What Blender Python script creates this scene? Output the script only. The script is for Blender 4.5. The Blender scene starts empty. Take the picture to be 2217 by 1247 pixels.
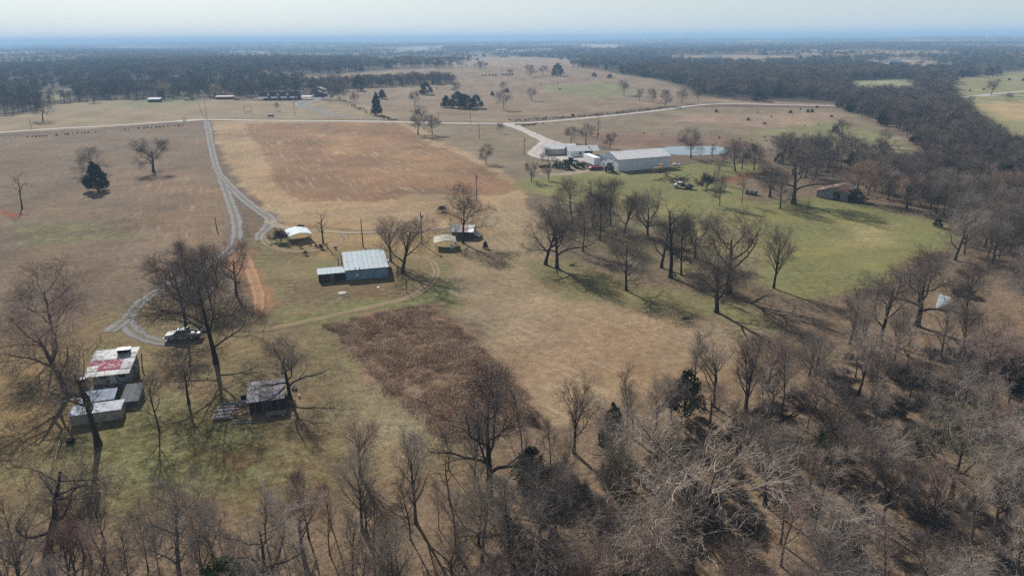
import bpy, math, random
import numpy as np

C = bpy.context.scene.collection
SC = bpy.context.scene
R_ = math.radians

# ------------------------------------------------------------------ camera
CAM_H = 48.0
FPX = 1526.0                     # focal length in pixels of a 2217 px wide frame
PITCH, ROLL = R_(19.5), R_(0.5)
FW = np.array([0, math.cos(PITCH), -math.sin(PITCH)])
_dn = np.array([0, -math.sin(PITCH), -math.cos(PITCH)]); _rt = np.array([1.0, 0, 0])
RT = _rt*math.cos(ROLL) + _dn*math.sin(ROLL)
DN = _dn*math.cos(ROLL) - _rt*math.sin(ROLL)
from mathutils import Matrix, Vector
cam = bpy.data.cameras.new('camera'); cam.sensor_width = 36.0
cam.lens = 36.0*FPX/2217.0; cam.clip_start = 0.5; cam.clip_end = 120000
camo = bpy.data.objects.new('camera', cam); C.objects.link(camo)
camo.matrix_world = Matrix(((RT[0], -DN[0], -FW[0], 0), (RT[1], -DN[1], -FW[1], 0), (RT[2], -DN[2], -FW[2], CAM_H), (0, 0, 0, 1)))
SC.camera = camo

# ------------------------------------------------------------------ sky and sun
SUN_EL, SUN_AZ = R_(31.0), R_(-27.0)      # the sun stands ahead and to the left: shadows fall towards us and to the right
w = bpy.data.worlds.new('World'); SC.world = w; w.use_nodes = True
nt = w.node_tree; bg = nt.nodes['Background']
sky = nt.nodes.new('ShaderNodeTexSky'); sky.sky_type = 'NISHITA'; sky.sun_disc = False
sky.sun_elevation = SUN_EL; sky.sun_rotation = SUN_AZ; sky.altitude = 300
sky.air_density = 1.0; sky.dust_density = 0.6; sky.ozone_density = 1.5
hs = nt.nodes.new('ShaderNodeHueSaturation'); hs.inputs['Saturation'].default_value = SKY_SAT = 0.55
# thin veil of high haze, thickest low in the sky
tc = nt.nodes.new('ShaderNodeTexCoord'); sp = nt.nodes.new('ShaderNodeSeparateXYZ'); mr = nt.nodes.new('ShaderNodeMapRange'); mx = nt.nodes.new('ShaderNodeMix')
mx.data_type = 'RGBA'; mr.interpolation_type = 'SMOOTHSTEP'
for i_, v_ in enumerate((-.05, .20, .97, .0)): mr.inputs[i_+1].default_value = v_
mx.inputs[7].default_value = VEIL = (7.0, 8.1, 8.5, 1)
nt.links.new(sky.outputs[0], hs.inputs['Color']); nt.links.new(tc.outputs['Generated'], sp.inputs[0]); nt.links.new(sp.outputs[2], mr.inputs[0])
nt.links.new(mr.outputs[0], mx.inputs[0]); nt.links.new(hs.outputs[0], mx.inputs[6]); nt.links.new(mx.outputs[2], bg.inputs['Color'])
bg.inputs['Strength'].default_value = 0.066
sl = bpy.data.lights.new('sun', 'SUN'); sl.energy = 5.0; sl.angle = R_(0.53); sl.color = (1.0, 0.96, 0.91)
so = bpy.data.objects.new('sun', sl); C.objects.link(so)
_s = Vector((math.sin(SUN_AZ)*math.cos(SUN_EL), math.cos(SUN_AZ)*math.cos(SUN_EL), math.sin(SUN_EL)))
so.rotation_euler = _s.to_track_quat('Z', 'Y').to_euler(); so.location = (0, 0, 200)
SC.view_settings.view_transform = 'Standard'; SC.view_settings.look = 'None'
SC.view_settings.gamma = 1.0; SC.view_settings.use_curve_mapping = False
SC.view_settings.exposure = 0.47
SC.cycles.max_bounces = 5; SC.cycles.diffuse_bounces = 2; SC.cycles.glossy_bounces = 2
HAZE_COL = (.42, .67, .96, 1); HAZE_D = 2.3e-4
SC.cycles.transparent_max_bounces = 8; SC.cycles.volume_bounces = 1; SC.cycles.use_denoising = False

# ------------------------------------------------------------------ helpers
def lin(c, k=1.0):
    o = []
    for v in c:
        v /= 255.0
        o.append((v/12.92 if v <= 0.04045 else ((v+0.055)/1.055)**2.4)*k)
    return tuple(o)

def sstep(a, b, x):
    t = np.clip((x-a)/(b-a), 0, 1); return t*t*(3-2*t)

def terr(x, y):
    """height of the ground"""
    x = np.asarray(x, float); y = np.asarray(y, float)
    r = np.hypot(x, y)
    near = 0.35*np.sin(x/47.0+1)*np.sin(y/39.0) + 0.25*np.sin((x+y)/83.0)
    s = sstep(500, 1600, r)
    mid = 5.0*np.sin(x/610.0+2)*np.sin(y/730.0+.6) + 3*np.sin(x/310.+y/410.)
    s2 = sstep(3500, 9000, r)
    far = 12 + 12*np.sin(x/1900.+1)*np.sin(y/2300.) + 8*np.sin(x/870.+y/1500.)
    s3 = sstep(9000, 20000, r)
    return near*(1-s*.6) + mid*s + far*s2 + s3*(6+8*np.sin(x/3100.+.7))

def gp(px, py, z=0.0):
    """ground point seen at a pixel of the photograph (z above the ground)"""
    d = FW + RT*(px-1108.5)/FPX + DN*(py-623.5)/FPX
    x = y = 0.0; h = 0.0
    for _ in range(12):
        t = (CAM_H-h-z)/max(-d[2], 1e-5); x, y = d[0]*t, d[1]*t
        h = h*.4 + .6*float(terr(x, y))
    return x, y, float(terr(x, y))

def depth_of(x, y, z=0):
    return float(np.dot(np.array([x, y, z-CAM_H]), FW))

def height_from_px(px, py, hpx):
    """metres of a vertical thing whose foot is at the pixel and whose top is hpx higher"""
    x, y, z = gp(px, py)
    def row(hh):
        v = np.array([x, y, z+hh-CAM_H]); return 623.5+FPX*np.dot(v, DN)/np.dot(v, FW)
    a, b = 0.1, 60.
    for _ in range(30):
        m = (a+b)/2
        if py-row(m) < hpx: a = m
        else: b = m
    return a

def set_props(o, **k):
    for a, b in k.items():
        if b is not None: o['category' if a == 'cat' else a] = b
    return o

def thing(name, label, cat, loc=(0, 0, 0), rz=0.0, group=None):
    o = bpy.data.objects.new(name, None); C.objects.link(o)
    o.empty_display_size = 0.3
    o.location = loc; o.rotation_euler = (0, 0, rz)
    return set_props(o, label=label, cat=cat, group=group)

def link(name, me, parent=None, **k):
    o = bpy.data.objects.new(name, me); C.objects.link(o)
    if parent is not None: o.parent = parent
    return set_props(o, **k)

def mesh_np(name, V, F4=None, F3=None, mat=None, smooth=False):
    me = bpy.data.meshes.new(name)
    V = np.asarray(V, np.float32).reshape(-1, 3)
    n4 = 0 if F4 is None else len(F4); n3 = 0 if F3 is None else len(F3)
    me.vertices.add(len(V)); me.vertices.foreach_set('co', V.ravel())
    idx = []
    if n4: idx.append(np.asarray(F4, np.int32).ravel())
    if n3: idx.append(np.asarray(F3, np.int32).ravel())
    idx = np.concatenate(idx)
    me.loops.add(len(idx)); me.loops.foreach_set('vertex_index', idx)
    st = np.concatenate([np.arange(n4)*4, n4*4+np.arange(n3)*3]).astype(np.int32)
    me.polygons.add(n4+n3); me.polygons.foreach_set('loop_start', st)
    if smooth: me.polygons.foreach_set('use_smooth', np.ones(n4+n3, bool))
    me.update(calc_edges=True)
    if mat is not None: me.materials.append(mat)
    return me

def add_attr(me, name, data, kind='FLOAT'):
    a = me.attributes.new(name, kind, 'POINT')
    if kind == 'FLOAT': a.data.foreach_set('value', np.asarray(data, np.float32).ravel())
    elif kind == 'INT': a.data.foreach_set('value', np.asarray(data, np.int32).ravel())
    elif kind == 'FLOAT_VECTOR': a.data.foreach_set('vector', np.asarray(data, np.float32).ravel())
    else:
        d = np.ones((len(data), 4), np.float32); d[:, :3] = data; a.data.foreach_set('color', d.ravel())

# ------------------------------------------------------------------ materials
class NB:
    """small node builder"""
    def __init__(s, name):
        s.m = bpy.data.materials.new(name); s.m.use_nodes = True
        s.t = s.m.node_tree; s.b = s.t.nodes['Principled BSDF']; s.out = s.t.nodes['Material Output']
        s.b.inputs['Roughness'].default_value = 0.9
        s.b.inputs['Specular IOR Level'].default_value = 0.2
    def n(s, typ, **k):
        x = s.t.nodes.new(typ)
        for a, b in k.items(): setattr(x, a, b)
        return x
    def put(s, sock, v):
        if hasattr(v, 'is_output') or isinstance(v, bpy.types.NodeSocket): s.t.links.new(v, sock)
        elif isinstance(v, (tuple, list)) and len(v) == 3 and sock.type == 'RGBA': sock.default_value = (*v, 1)
        else: sock.default_value = v
    def math(s, op, a, b=0.0, c=None, clamp=False):
        x = s.n('ShaderNodeMath', operation=op, use_clamp=clamp); s.put(x.inputs[0], a); s.put(x.inputs[1], b)
        if c is not None: s.put(x.inputs[2], c)
        return x.outputs[0]
    def mix(s, f, a, b, mode='MIX'):
        x = s.n('ShaderNodeMix', data_type='RGBA', blend_type=mode); s.put(x.inputs['Factor'], f)
        s.put(x.inputs[6], a); s.put(x.inputs[7], b); return x.outputs[2]
    def noise(s, vec, scale, detail=3, rough=.55, dist=0.0):
        x = s.n('ShaderNodeTexNoise'); s.put(x.inputs['Vector'], vec); x.inputs['Scale'].default_value = scale
        x.inputs['Detail'].default_value = detail; x.inputs['Roughness'].default_value = rough
        x.inputs['Distortion'].default_value = dist; return x.outputs['Fac']
    def ramp(s, v, a, b, c=0.0, d=1.0):
        x = s.n('ShaderNodeMapRange', interpolation_type='SMOOTHSTEP'); s.put(x.inputs[0], v)
        for i, q in enumerate((a, b, c, d)): s.put(x.inputs[i+1], q)
        return x.outputs[0]
    def attr(s, name, col=False):
        x = s.n('ShaderNodeAttribute', attribute_name=name); return x.outputs['Color' if col else 'Fac']
    def pos(s): return s.n('ShaderNodeNewGeometry').outputs['Position']
    def obj(s): return s.n('ShaderNodeTexCoord').outputs['Object']
    def mapv(s, v, scale=(1, 1, 1), rot=0.0):
        x = s.n('ShaderNodeMapping'); s.put(x.inputs['Vector'], v); x.inputs['Scale'].default_value = scale
        x.inputs['Rotation'].default_value = (0, 0, rot); return x.outputs[0]
    def bump(s, h, dist=.05, strength=.5):
        x = s.n('ShaderNodeBump'); s.put(x.inputs['Height'], h); x.inputs['Distance'].default_value = dist
        x.inputs['Strength'].default_value = strength; s.t.links.new(x.outputs[0], s.b.inputs['Normal'])
    def col(s, c): s.put(s.b.inputs['Base Color'], c)

def surf(name, c1, c2=None, scale=2.0, rough=.8, metal=0.0, thr=(.4, .65), bump=.0, c3=None, spec=.3, ribs=None, stretch=(1, 1, 1)):
    """painted / weathered surface: c1 with patches of c2 and small flecks of c3, fine relief; ribs = (axis, period) corrugation"""
    b = NB(name); v = b.mapv(b.obj(), stretch)
    c2 = c2 or tuple(q*.75 for q in c1)
    f = b.ramp(b.noise(v, scale, 5, .62), *thr)
    c = b.mix(f, c1, c2)
    fine = b.noise(v, scale*7, 3, .6)
    if c3: c = b.mix(b.ramp(fine, .58, .66), c, c3)
    c = b.mix(1.0, c, b.mix(b.ramp(fine, .3, .7), (.82, .82, .82), (1.12, 1.12, 1.12)), 'MULTIPLY')
    b.col(c); b.b.inputs['Roughness'].default_value = rough; b.b.inputs['Metallic'].default_value = metal
    b.b.inputs['Specular IOR Level'].default_value = spec
    h = fine
    if ribs:
        ax, per = ribs
        sep = b.n('ShaderNodeSeparateXYZ'); b.put(sep.inputs[0], b.obj())
        wv = b.math('SINE', b.math('MULTIPLY', sep.outputs[ax], 2*math.pi/per))
        h = b.math('ADD', b.math('MULTIPLY', fine, .15), b.math('MULTIPLY', wv, .5)); b.bump(h, .05, .8)
    elif bump: b.bump(h, bump, .6)
    return b.m

# ------------------------------------------------------------------ mesh builder
class MB:
    def __init__(s): s.V = []; s.F = []
    def add(s, V, F):
        o = len(s.V); s.V += [tuple(map(float, v)) for v in V]; s.F += [tuple(i+o for i in f) for f in F]; return s
    def box(s, c, d, rz=0.0, rx=0.0, ry=0.0, top=(1, 1)):
        V = []
        for z in (-.5, .5):
            for x, y in ((-.5, -.5), (.5, -.5), (.5, .5), (-.5, .5)):
                k = top if z > 0 else (1, 1)
                p = Vector((x*d[0]*k[0], y*d[1]*k[1], z*d[2]))
                if rx or ry or rz: p = Matrix.Rotation(rz, 3, 'Z') @ Matrix.Rotation(ry, 3, 'Y') @ Matrix.Rotation(rx, 3, 'X') @ p
                V.append((p.x+c[0], p.y+c[1], p.z+c[2]))
        return s.add(V, [(3, 2, 1, 0), (4, 5, 6, 7), (0, 1, 5, 4), (1, 2, 6, 5), (2, 3, 7, 6), (3, 0, 4, 7)])
    def cyl(s, p0, p1, r0, r1=None, n=10):
        r1 = r0 if r1 is None else r1
        p0 = Vector(p0); p1 = Vector(p1); a = (p1-p0).normalized()
        u = a.orthogonal().normalized(); v = a.cross(u)
        V = [p0+(u*math.cos(2*math.pi*i/n)+v*math.sin(2*math.pi*i/n))*r0 for i in range(n)]
        V += [p1+(u*math.cos(2*math.pi*i/n)+v*math.sin(2*math.pi*i/n))*r1 for i in range(n)]
        F = [(i, (i+1) % n, n+(i+1) % n, n+i) for i in range(n)] + [tuple(range(n))[::-1], tuple(range(n, 2*n))]
        return s.add(V, F)
    def tube(s, pts, r, n=6):
        for a, b in zip(pts, pts[1:]): s.cyl(a, b, r, r, n)
        return s
    def prism(s, prof, y0, y1):
        """profile in x,z swept from y0 to y1"""
        n = len(prof)
        V = [(x, y0, z) for x, z in prof] + [(x, y1, z) for x, z in prof]
        F = [(i, (i+1) % n, n+(i+1) % n, n+i) for i in range(n)] + [tuple(range(n))[::-1], tuple(range(n, 2*n))]
        return s.add(V, F)
    def prismx(s, prof, x0, x1):
        """profile in y,z swept from x0 to x1"""
        n = len(prof)
        V = [(x0, y, z) for y, z in prof] + [(x1, y, z) for y, z in prof]
        F = [(i, (i+1) % n, n+(i+1) % n, n+i) for i in range(n)] + [tuple(range(n))[::-1], tuple(range(n, 2*n))]
        return s.add(V, F)
    def lathe(s, c, axis, prof, n=16):
        """profile (r, t) round an axis from point c"""
        c = Vector(c); a = Vector(axis).normalized(); u = a.orthogonal().normalized(); v = a.cross(u); V = []
        for r, t in prof:
            for i in range(n):
                q = 2*math.pi*i/n; V.append(c+a*t+(u*math.cos(q)+v*math.sin(q))*r)
        F = []
        for k in range(len(prof)-1):
            for i in range(n): F.append((k*n+i, k*n+(i+1) % n, (k+1)*n+(i+1) % n, (k+1)*n+i))
        return s.add(V, F)
    def slab(s, q, t):
        """quad of 4 points with thickness t downwards along its normal"""
        q = [Vector(p) for p in q]; nrm = (q[1]-q[0]).cross(q[3]-q[0]).normalized()*t
        V = [p-nrm for p in q]+q
        return s.add(V, [(3, 2, 1, 0), (4, 5, 6, 7), (0, 1, 5, 4), (1, 2, 6, 5), (2, 3, 7, 6), (3, 0, 4, 7)])
    def mesh(s, name, mat, smooth=False, bevel=None):
        me = bpy.data.meshes.new(name); me.from_pydata(s.V, [], s.F); me.update()
        if mat: me.materials.append(mat)
        if smooth:
            for p in me.polygons: p.use_smooth = True
        return me
    def build(s, name, mat, parent=None, smooth=False, **k):
        return link(name, s.mesh(name, mat, smooth), parent, **k)
# ------------------------------------------------------------------ large structure: ground
def P(*pts): return [gp(a, b)[:2] for a, b in pts]

def sdist(poly, X, Y):
    """signed distance, positive inside"""
    p = np.array(poly); q = np.roll(p, -1, 0)
    d2 = np.full(X.shape, 1e18); ins = np.zeros(X.shape, bool)
    for (ax, ay), (bx, by) in zip(p, q):
        ex, ey = bx-ax, by-ay; L = ex*ex+ey*ey+1e-9
        t = np.clip(((X-ax)*ex+(Y-ay)*ey)/L, 0, 1)
        d2 = np.minimum(d2, (X-ax-t*ex)**2+(Y-ay-t*ey)**2)
        c = ((ay > Y) != (by > Y)) & (X < (bx-ax)*(Y-ay)/(by-ay+1e-12)+ax)
        ins ^= c
    return np.where(ins, 1, -1)*np.sqrt(d2)

_rg = np.random.default_rng(5)
_wv = [(_rg.uniform(0, 2*math.pi), _rg.uniform(0, 2*math.pi), k) for k in np.geomspace(1, 16, 24)]
def fnoise(X, Y, L, seed=0):
    """smooth random field of about unit range, wavelength L"""
    o = np.zeros_like(X); a = 0
    for i, (d, ph, k) in enumerate(_wv):
        w_ = k**-.7; kk = 2*math.pi*k/L
        o += w_*np.sin(kk*(X*math.cos(d+seed*1.7)+Y*math.sin(d+seed*1.7))+ph*(1+seed)); a += w_*w_
    return o/math.sqrt(a/2)/1.6

# zones: (name, polygon px, colour sRGB as it looks in plain daylight, feather m, green, rows, litter)
FIELD_L = [(-500, 330), (0, 297), (200, 284), (440, 266), (470, 330), (505, 440), (518, 560), (440, 600), (300, 660), (180, 690), (-500, 780)]
Z = [
 # far open ground
 ('far_left', [(-400, 270), (60, 247), (120, 226), (250, 217), (560, 214), (700, 207), (740, 190), (860, 182), (870, 260), (450, 258), (200, 280), (-400, 305)], (150, 133, 108), 8, .35, 0, 0),
 ('strip_green', [(300, 217), (430, 215), (430, 222), (250, 236)], (132, 134, 100), 6, .6, 0, 0),
 ('pasture_mid', [(600, 168), (720, 162), (860, 152), (930, 148), (1050, 143), (1250, 139), (1330, 160), (1440, 176), (1480, 190), (1500, 205), (1560, 214), (1815, 226), (1815, 231), (1500, 226), (1110, 266), (870, 266), (850, 240), (740, 215), (700, 200), (680, 186)], (142, 124, 105), 10, .25, 0, 0),
 ('pasture_mid_green', [(1180, 185), (1330, 180), (1400, 200), (1300, 215), (1190, 200)], (140, 136, 104), 10, .6, 0, 0),
 ('pasture_hi', [(1000, 127), (1090, 122), (1240, 128), (1260, 144), (970, 145)], (154, 134, 114), 20, 0, 0, 0),
 ('pale1', [(1250, 98), (1345, 96), (1355, 108), (1265, 108)], (170, 156, 136), 60, 0, 0, 0),
 ('pale2', [(1440, 120), (1690, 120), (1720, 137), (1460, 135)], (158, 138, 118), 25, 0, 0, 0),
 ('pale3', [(470, 115), (590, 111), (600, 121), (480, 122)], (146, 132, 120), 50, 0, 0, 0),
 ('pale4', [(840, 104), (960, 100), (965, 114), (850, 114)], (152, 144, 128), 60, 0, 0, 0),
 ('pale5', [(1850, 128), (2060, 130), (2080, 149), (1860, 148)], (160, 145, 125), 15, 0, 0, 0),
 ('meadow_r', [(1825, 177), (1965, 173), (1985, 190), (1975, 212), (1850, 214)], (160, 158, 122), 6, .4, 0, 0),
 ('pasture_r', [(2052, 172), (2217, 153), (2500, 140), (2600, 330), (2217, 325), (2180, 310), (2120, 262), (2080, 235), (2060, 205)], (152, 146, 108), 8, .5, 0, 0),
 ('tan_r', [(2110, 225), (2217, 220), (2400, 235), (2400, 260), (2190, 262)], (180, 158, 120), 8, .1, 0, 0),
 ('far_left_gap', [(75, 197), (150, 193), (168, 205), (160, 215), (90, 217)], (136, 138, 106), 6, .4, 0, 0),
 ('south_road', [(950, 270), (1110, 270), (1500, 232), (1815, 234), (1890, 262), (1960, 300), (2010, 345), (1900, 350), (1780, 330), (1560, 320), (1430, 318), (1440, 420), (1150, 420), (860, 262)], (137, 123, 104), 6, .3, 0, 0),
 ('pasture_br', [(1480, 250), (1800, 244), (1850, 262), (1700, 280), (1450, 262)], (155, 134, 116), 8, .1, 0, 0),
 ('bank_br', [(1250, 285), (1560, 300), (1640, 318), (1440, 316), (1300, 320)], (130, 106, 92), 5, .1, 0, 0),
 ('slope_green', [(1780, 262), (1930, 300), (2000, 345), (1960, 352), (1800, 310), (1640, 290)], (140, 138, 98), 8, .6, 0, 0),
 # left field
 ('field_left', FIELD_L, (124, 107, 90), 3, .22, .22, 0),
 ('field_left_tan', [(250, 360), (470, 380), (505, 460), (515, 560), (350, 590), (280, 500)], (132, 111, 91), 10, .12, .45, 0),
 ('field_left_green', [(20, 480), (260, 480), (280, 520), (60, 535)], (112, 104, 80), 5, .5, 0, 0),
 # property north end
 ('border', [(458, 262), (870, 262), (1100, 375), (1150, 430), (1130, 480), (900, 500), (640, 490), (590, 470), (520, 410), (478, 330)], (165, 141, 110), 1.5, .05, .5, 0),
 ('plough', [(528, 268), (856, 266), (1010, 345), (1135, 408), (1085, 425), (880, 424), (862, 437), (638, 437), (606, 410), (580, 350), (546, 300)], (142, 112, 86), 1.2, .02, 1, 0),
 ('plough_w', [(690, 290), (760, 290), (800, 330), (720, 335)], (162, 128, 94), 10, 0, 1, 0),
 ('plough_e', [(820, 300), (930, 330), (980, 390), (850, 380)], (156, 126, 94), 12, 0, 1, 0),
 ('yard', [(560, 480), (640, 488), (900, 505), (1060, 470), (1100, 470), (1010, 570), (960, 640), (720, 690), (600, 715), (560, 640), (540, 530)], (130, 116, 84), 3, .45, 0, .1),
 ('yard_tan', [(600, 485), (740, 500), (900, 500), (960, 500), (930, 560), (880, 540), (840, 532), (740, 540), (700, 560)], (160, 136, 98), 3, .2, 0, 0),
 ('yard_brown', [(690, 610), (860, 612), (880, 640), (720, 665), (600, 668), (600, 600)], (118, 100, 76), 2.5, .4, 0, .1),
 ('verge_green', [(600, 700), (760, 662), (900, 640), (960, 580), (1010, 690), (940, 655), (720, 695), (640, 720)], (112, 112, 66), 2, .8, 0, 0),
 ('centre', [(985, 560), (1050, 470), (1100, 425), (1180, 470), (1230, 600), (1480, 700), (1640, 700), (1760, 800), (1480, 850), (1180, 920), (1080, 790), (1010, 700), (960, 620)], (152, 134, 107), 3, .12, .8, 0),
 ('centre_s', [(1080, 660), (1400, 680), (1560, 740), (1450, 840), (1180, 850)], (154, 130, 104), 12, .0, .7, 0),
 ('grove', [(1130, 570), (1250, 560), (1420, 620), (1560, 640), (1700, 720), (1500, 690), (1320, 650), (1180, 620)], (126, 117, 82), 4, .55, 0, .3),
 ('lawn', [(1110, 400), (1190, 380), (1330, 372), (1460, 360), (1600, 345), (1720, 400), (1800, 425), (1900, 448), (2050, 492), (2060, 540), (1990, 560), (1850, 630), (1740, 650), (1600, 590), (1440, 520), (1250, 450)], (133, 130, 84), 3, .55, 0, 0),
 ('lawn_dry', [(1830, 480), (1930, 490), (1930, 530), (1820, 540)], (158, 147, 104), 6, .1, 0, 0),
 ('lawn_dry2', [(1440, 520), (1620, 480), (1700, 560), (1620, 620)], (140, 128, 94), 8, .3, 0, .2),
 ('grove2', [(1180, 430), (1400, 450), (1560, 560), (1520, 620), (1240, 540)], (122, 112, 84), 6, .4, 0, .4),
 ('barn_floor', [(1700, 330), (2030, 350), (2060, 470), (1880, 440), (1760, 425), (1640, 440), (1600, 400)], (104, 88, 72), 5, .15, 0, .9),
 # strip west of the scrub
 ('strip', [(600, 720), (700, 695), (800, 800), (960, 975), (1010, 1060), (760, 1080), (740, 960), (670, 820)], (124, 112, 84), 3, .4, .3, .1),
 ('strip_pale', [(770, 790), (830, 830), (900, 950), (850, 1060), (760, 960)], (138, 124, 97), 5, .15, .2, .1),
 # bottom left yard
 ('yard_left', [(-500, 760), (200, 690), (330, 640), (540, 690), (600, 720), (680, 850), (760, 1060), (740, 1130), (400, 1150), (-500, 1180)], (130, 114, 84), 4, .35, 0, .25),
 ('yl_green', [(280, 860), (420, 850), (560, 920), (560, 1080), (300, 1080), (200, 950)], (112, 106, 70), 5, .6, 0, .2),
 ('yl_tan', [(380, 790), (440, 790), (480, 830), (400, 850)], (140, 117, 92), 3, .1, 0, .1),
 ('yl_tan2', [(455, 970), (540, 1000), (500, 1030)], (150, 124, 92), 1.5, .1, 0, .1),
 ('yl_tan3', [(-300, 800), (150, 780), (170, 900), (-300, 960)], (140, 120, 88), 4, .3, 0, .1),
 ('dirt_red', [(510, 520), (548, 545), (570, 610), (582, 660), (560, 700), (545, 660), (530, 610), (505, 560)], (160, 122, 90), 1.2, .0, 0, 0),
 ('dirt_red2', [(0, 455), (20, 455), (45, 465), (10, 475)], (140, 88, 64), 1.2, .0, 0, 0),
 ('wood_s', [(-500, 1150), (400, 1130), (740, 1110), (960, 1020), (1180, 960), (1480, 860), (1600, 780), (1750, 760), (1860, 660), (2000, 590), (2110, 640), (2700, 700), (2900, 2400), (-900, 2400)], (136, 112, 84), 6, .12, 0, 1),
 ('scrub_floor', [(700, 702), (800, 680), (925, 657), (990, 700), (1060, 765), (1130, 830), (1170, 900), (1100, 950), (960, 960), (880, 890), (790, 800)], (140, 115, 94), .6, .15, 0, .3),
 ('clear_r', [(2080, 600), (2217, 640), (2300, 700), (2217, 740), (2100, 730), (2030, 640)], (140, 115, 92), 3, .1, 0, .8),
 ('redmud', [(1560, 392), (1610, 372), (1640, 385), (1580, 402)], (130, 92, 66), 2, .0, 0, .3),
]
SCRUB = [(700, 702), (800, 680), (925, 657), (990, 700), (1060, 765), (1130, 830), (1170, 900), (1100, 950), (960, 960), (880, 890), (790, 800)]
OPEN = [z for z in Z if z[0] not in ('wood_s', 'barn_floor', 'clear_r')] + [('scrub', SCRUB, 0, 0, 0, 0, 0)]

def axis(core0, core1, step, grow, far, nf):
    c = np.arange(core0, core1+.01, step)
    t = np.geomspace(step*2, far, nf); hi = core1+t
    return c, hi
xc = np.arange(-150, 150.1, 1.0)
xm = 150+np.cumsum(np.linspace(1, 3.6, 110)); xf = xm[-1]+np.cumsum(np.geomspace(4, 6500, 62))
xs = np.concatenate([-xf[::-1], -xm[::-1], xc, xm, xf])
yc = np.arange(30, 200.1, 1.0); ym = 200+np.cumsum(np.linspace(1, 3.2, 130)); yf = ym[-1]+np.cumsum(np.geomspace(3.4, 4200, 90))
ys = np.concatenate([[-3000, -800, -200, -60, -20, 0, 12, 22], yc, ym, yf])
GX, GY = np.meshgrid(xs, ys); GX = GX.ravel(); GY = GY.ravel()
GZ = terr(GX, GY)
wx = GX+fnoise(GX, GY, 22, 1)*1.2+fnoise(GX, GY, 90, 4)*1.5; wy = GY+fnoise(GX, GY, 22, 2)*1.2+fnoise(GX, GY, 90, 3)*1.5
KG = 0.80
gr = np.hypot(GX, GY)
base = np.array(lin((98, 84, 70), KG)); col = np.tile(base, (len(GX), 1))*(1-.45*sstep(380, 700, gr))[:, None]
grn = np.full(len(GX), .12); row = np.zeros(len(GX)); lit = np.where(gr < 600, .8, .3)
# far countryside: woods with some open patches
fp = sstep(.22, .4, fnoise(GX*.6, GY*.6, 800, 2))*sstep(1000, 1700, gr)*.9
col = col*(1-fp[:, None])+np.array(lin((150, 134, 110), KG))*fp[:, None]
for n_, poly, c, fe, g_, r_, l_ in Z:
    pw = np.array(P(*poly)); m0 = pw.min(0)-fe*3-5; m1 = pw.max(0)+fe*3+5
    k = np.where((GX > m0[0]) & (GX < m1[0]) & (GY > m0[1]) & (GY < m1[1]))[0]
    if not len(k): continue
    d = sdist(pw, wx[k], wy[k]); a = sstep(-fe, fe, d)
    col[k] = col[k]*(1-a[:, None])+np.array(lin(c, KG))*a[:, None]
    for arr, v in ((grn, g_), (row, r_), (lit, l_)): arr[k] = arr[k]*(1-a)+v*a
big = 1+.13*fnoise(GX, GY, 60, 6)+.08*fnoise(GX, GY, 17, 7)
col *= np.clip(big, .6, 1.5)[:, None]
warm = .04*fnoise(GX, GY, 45, 8); col[:, 0] *= 1+warm; col[:, 2] *= 1-warm
nx, ny = len(xs), len(ys)
I = np.arange(nx*ny).reshape(ny, nx)
F4 = np.stack([I[:-1, :-1], I[:-1, 1:], I[1:, 1:], I[1:, :-1]], -1).reshape(-1, 4)

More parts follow.
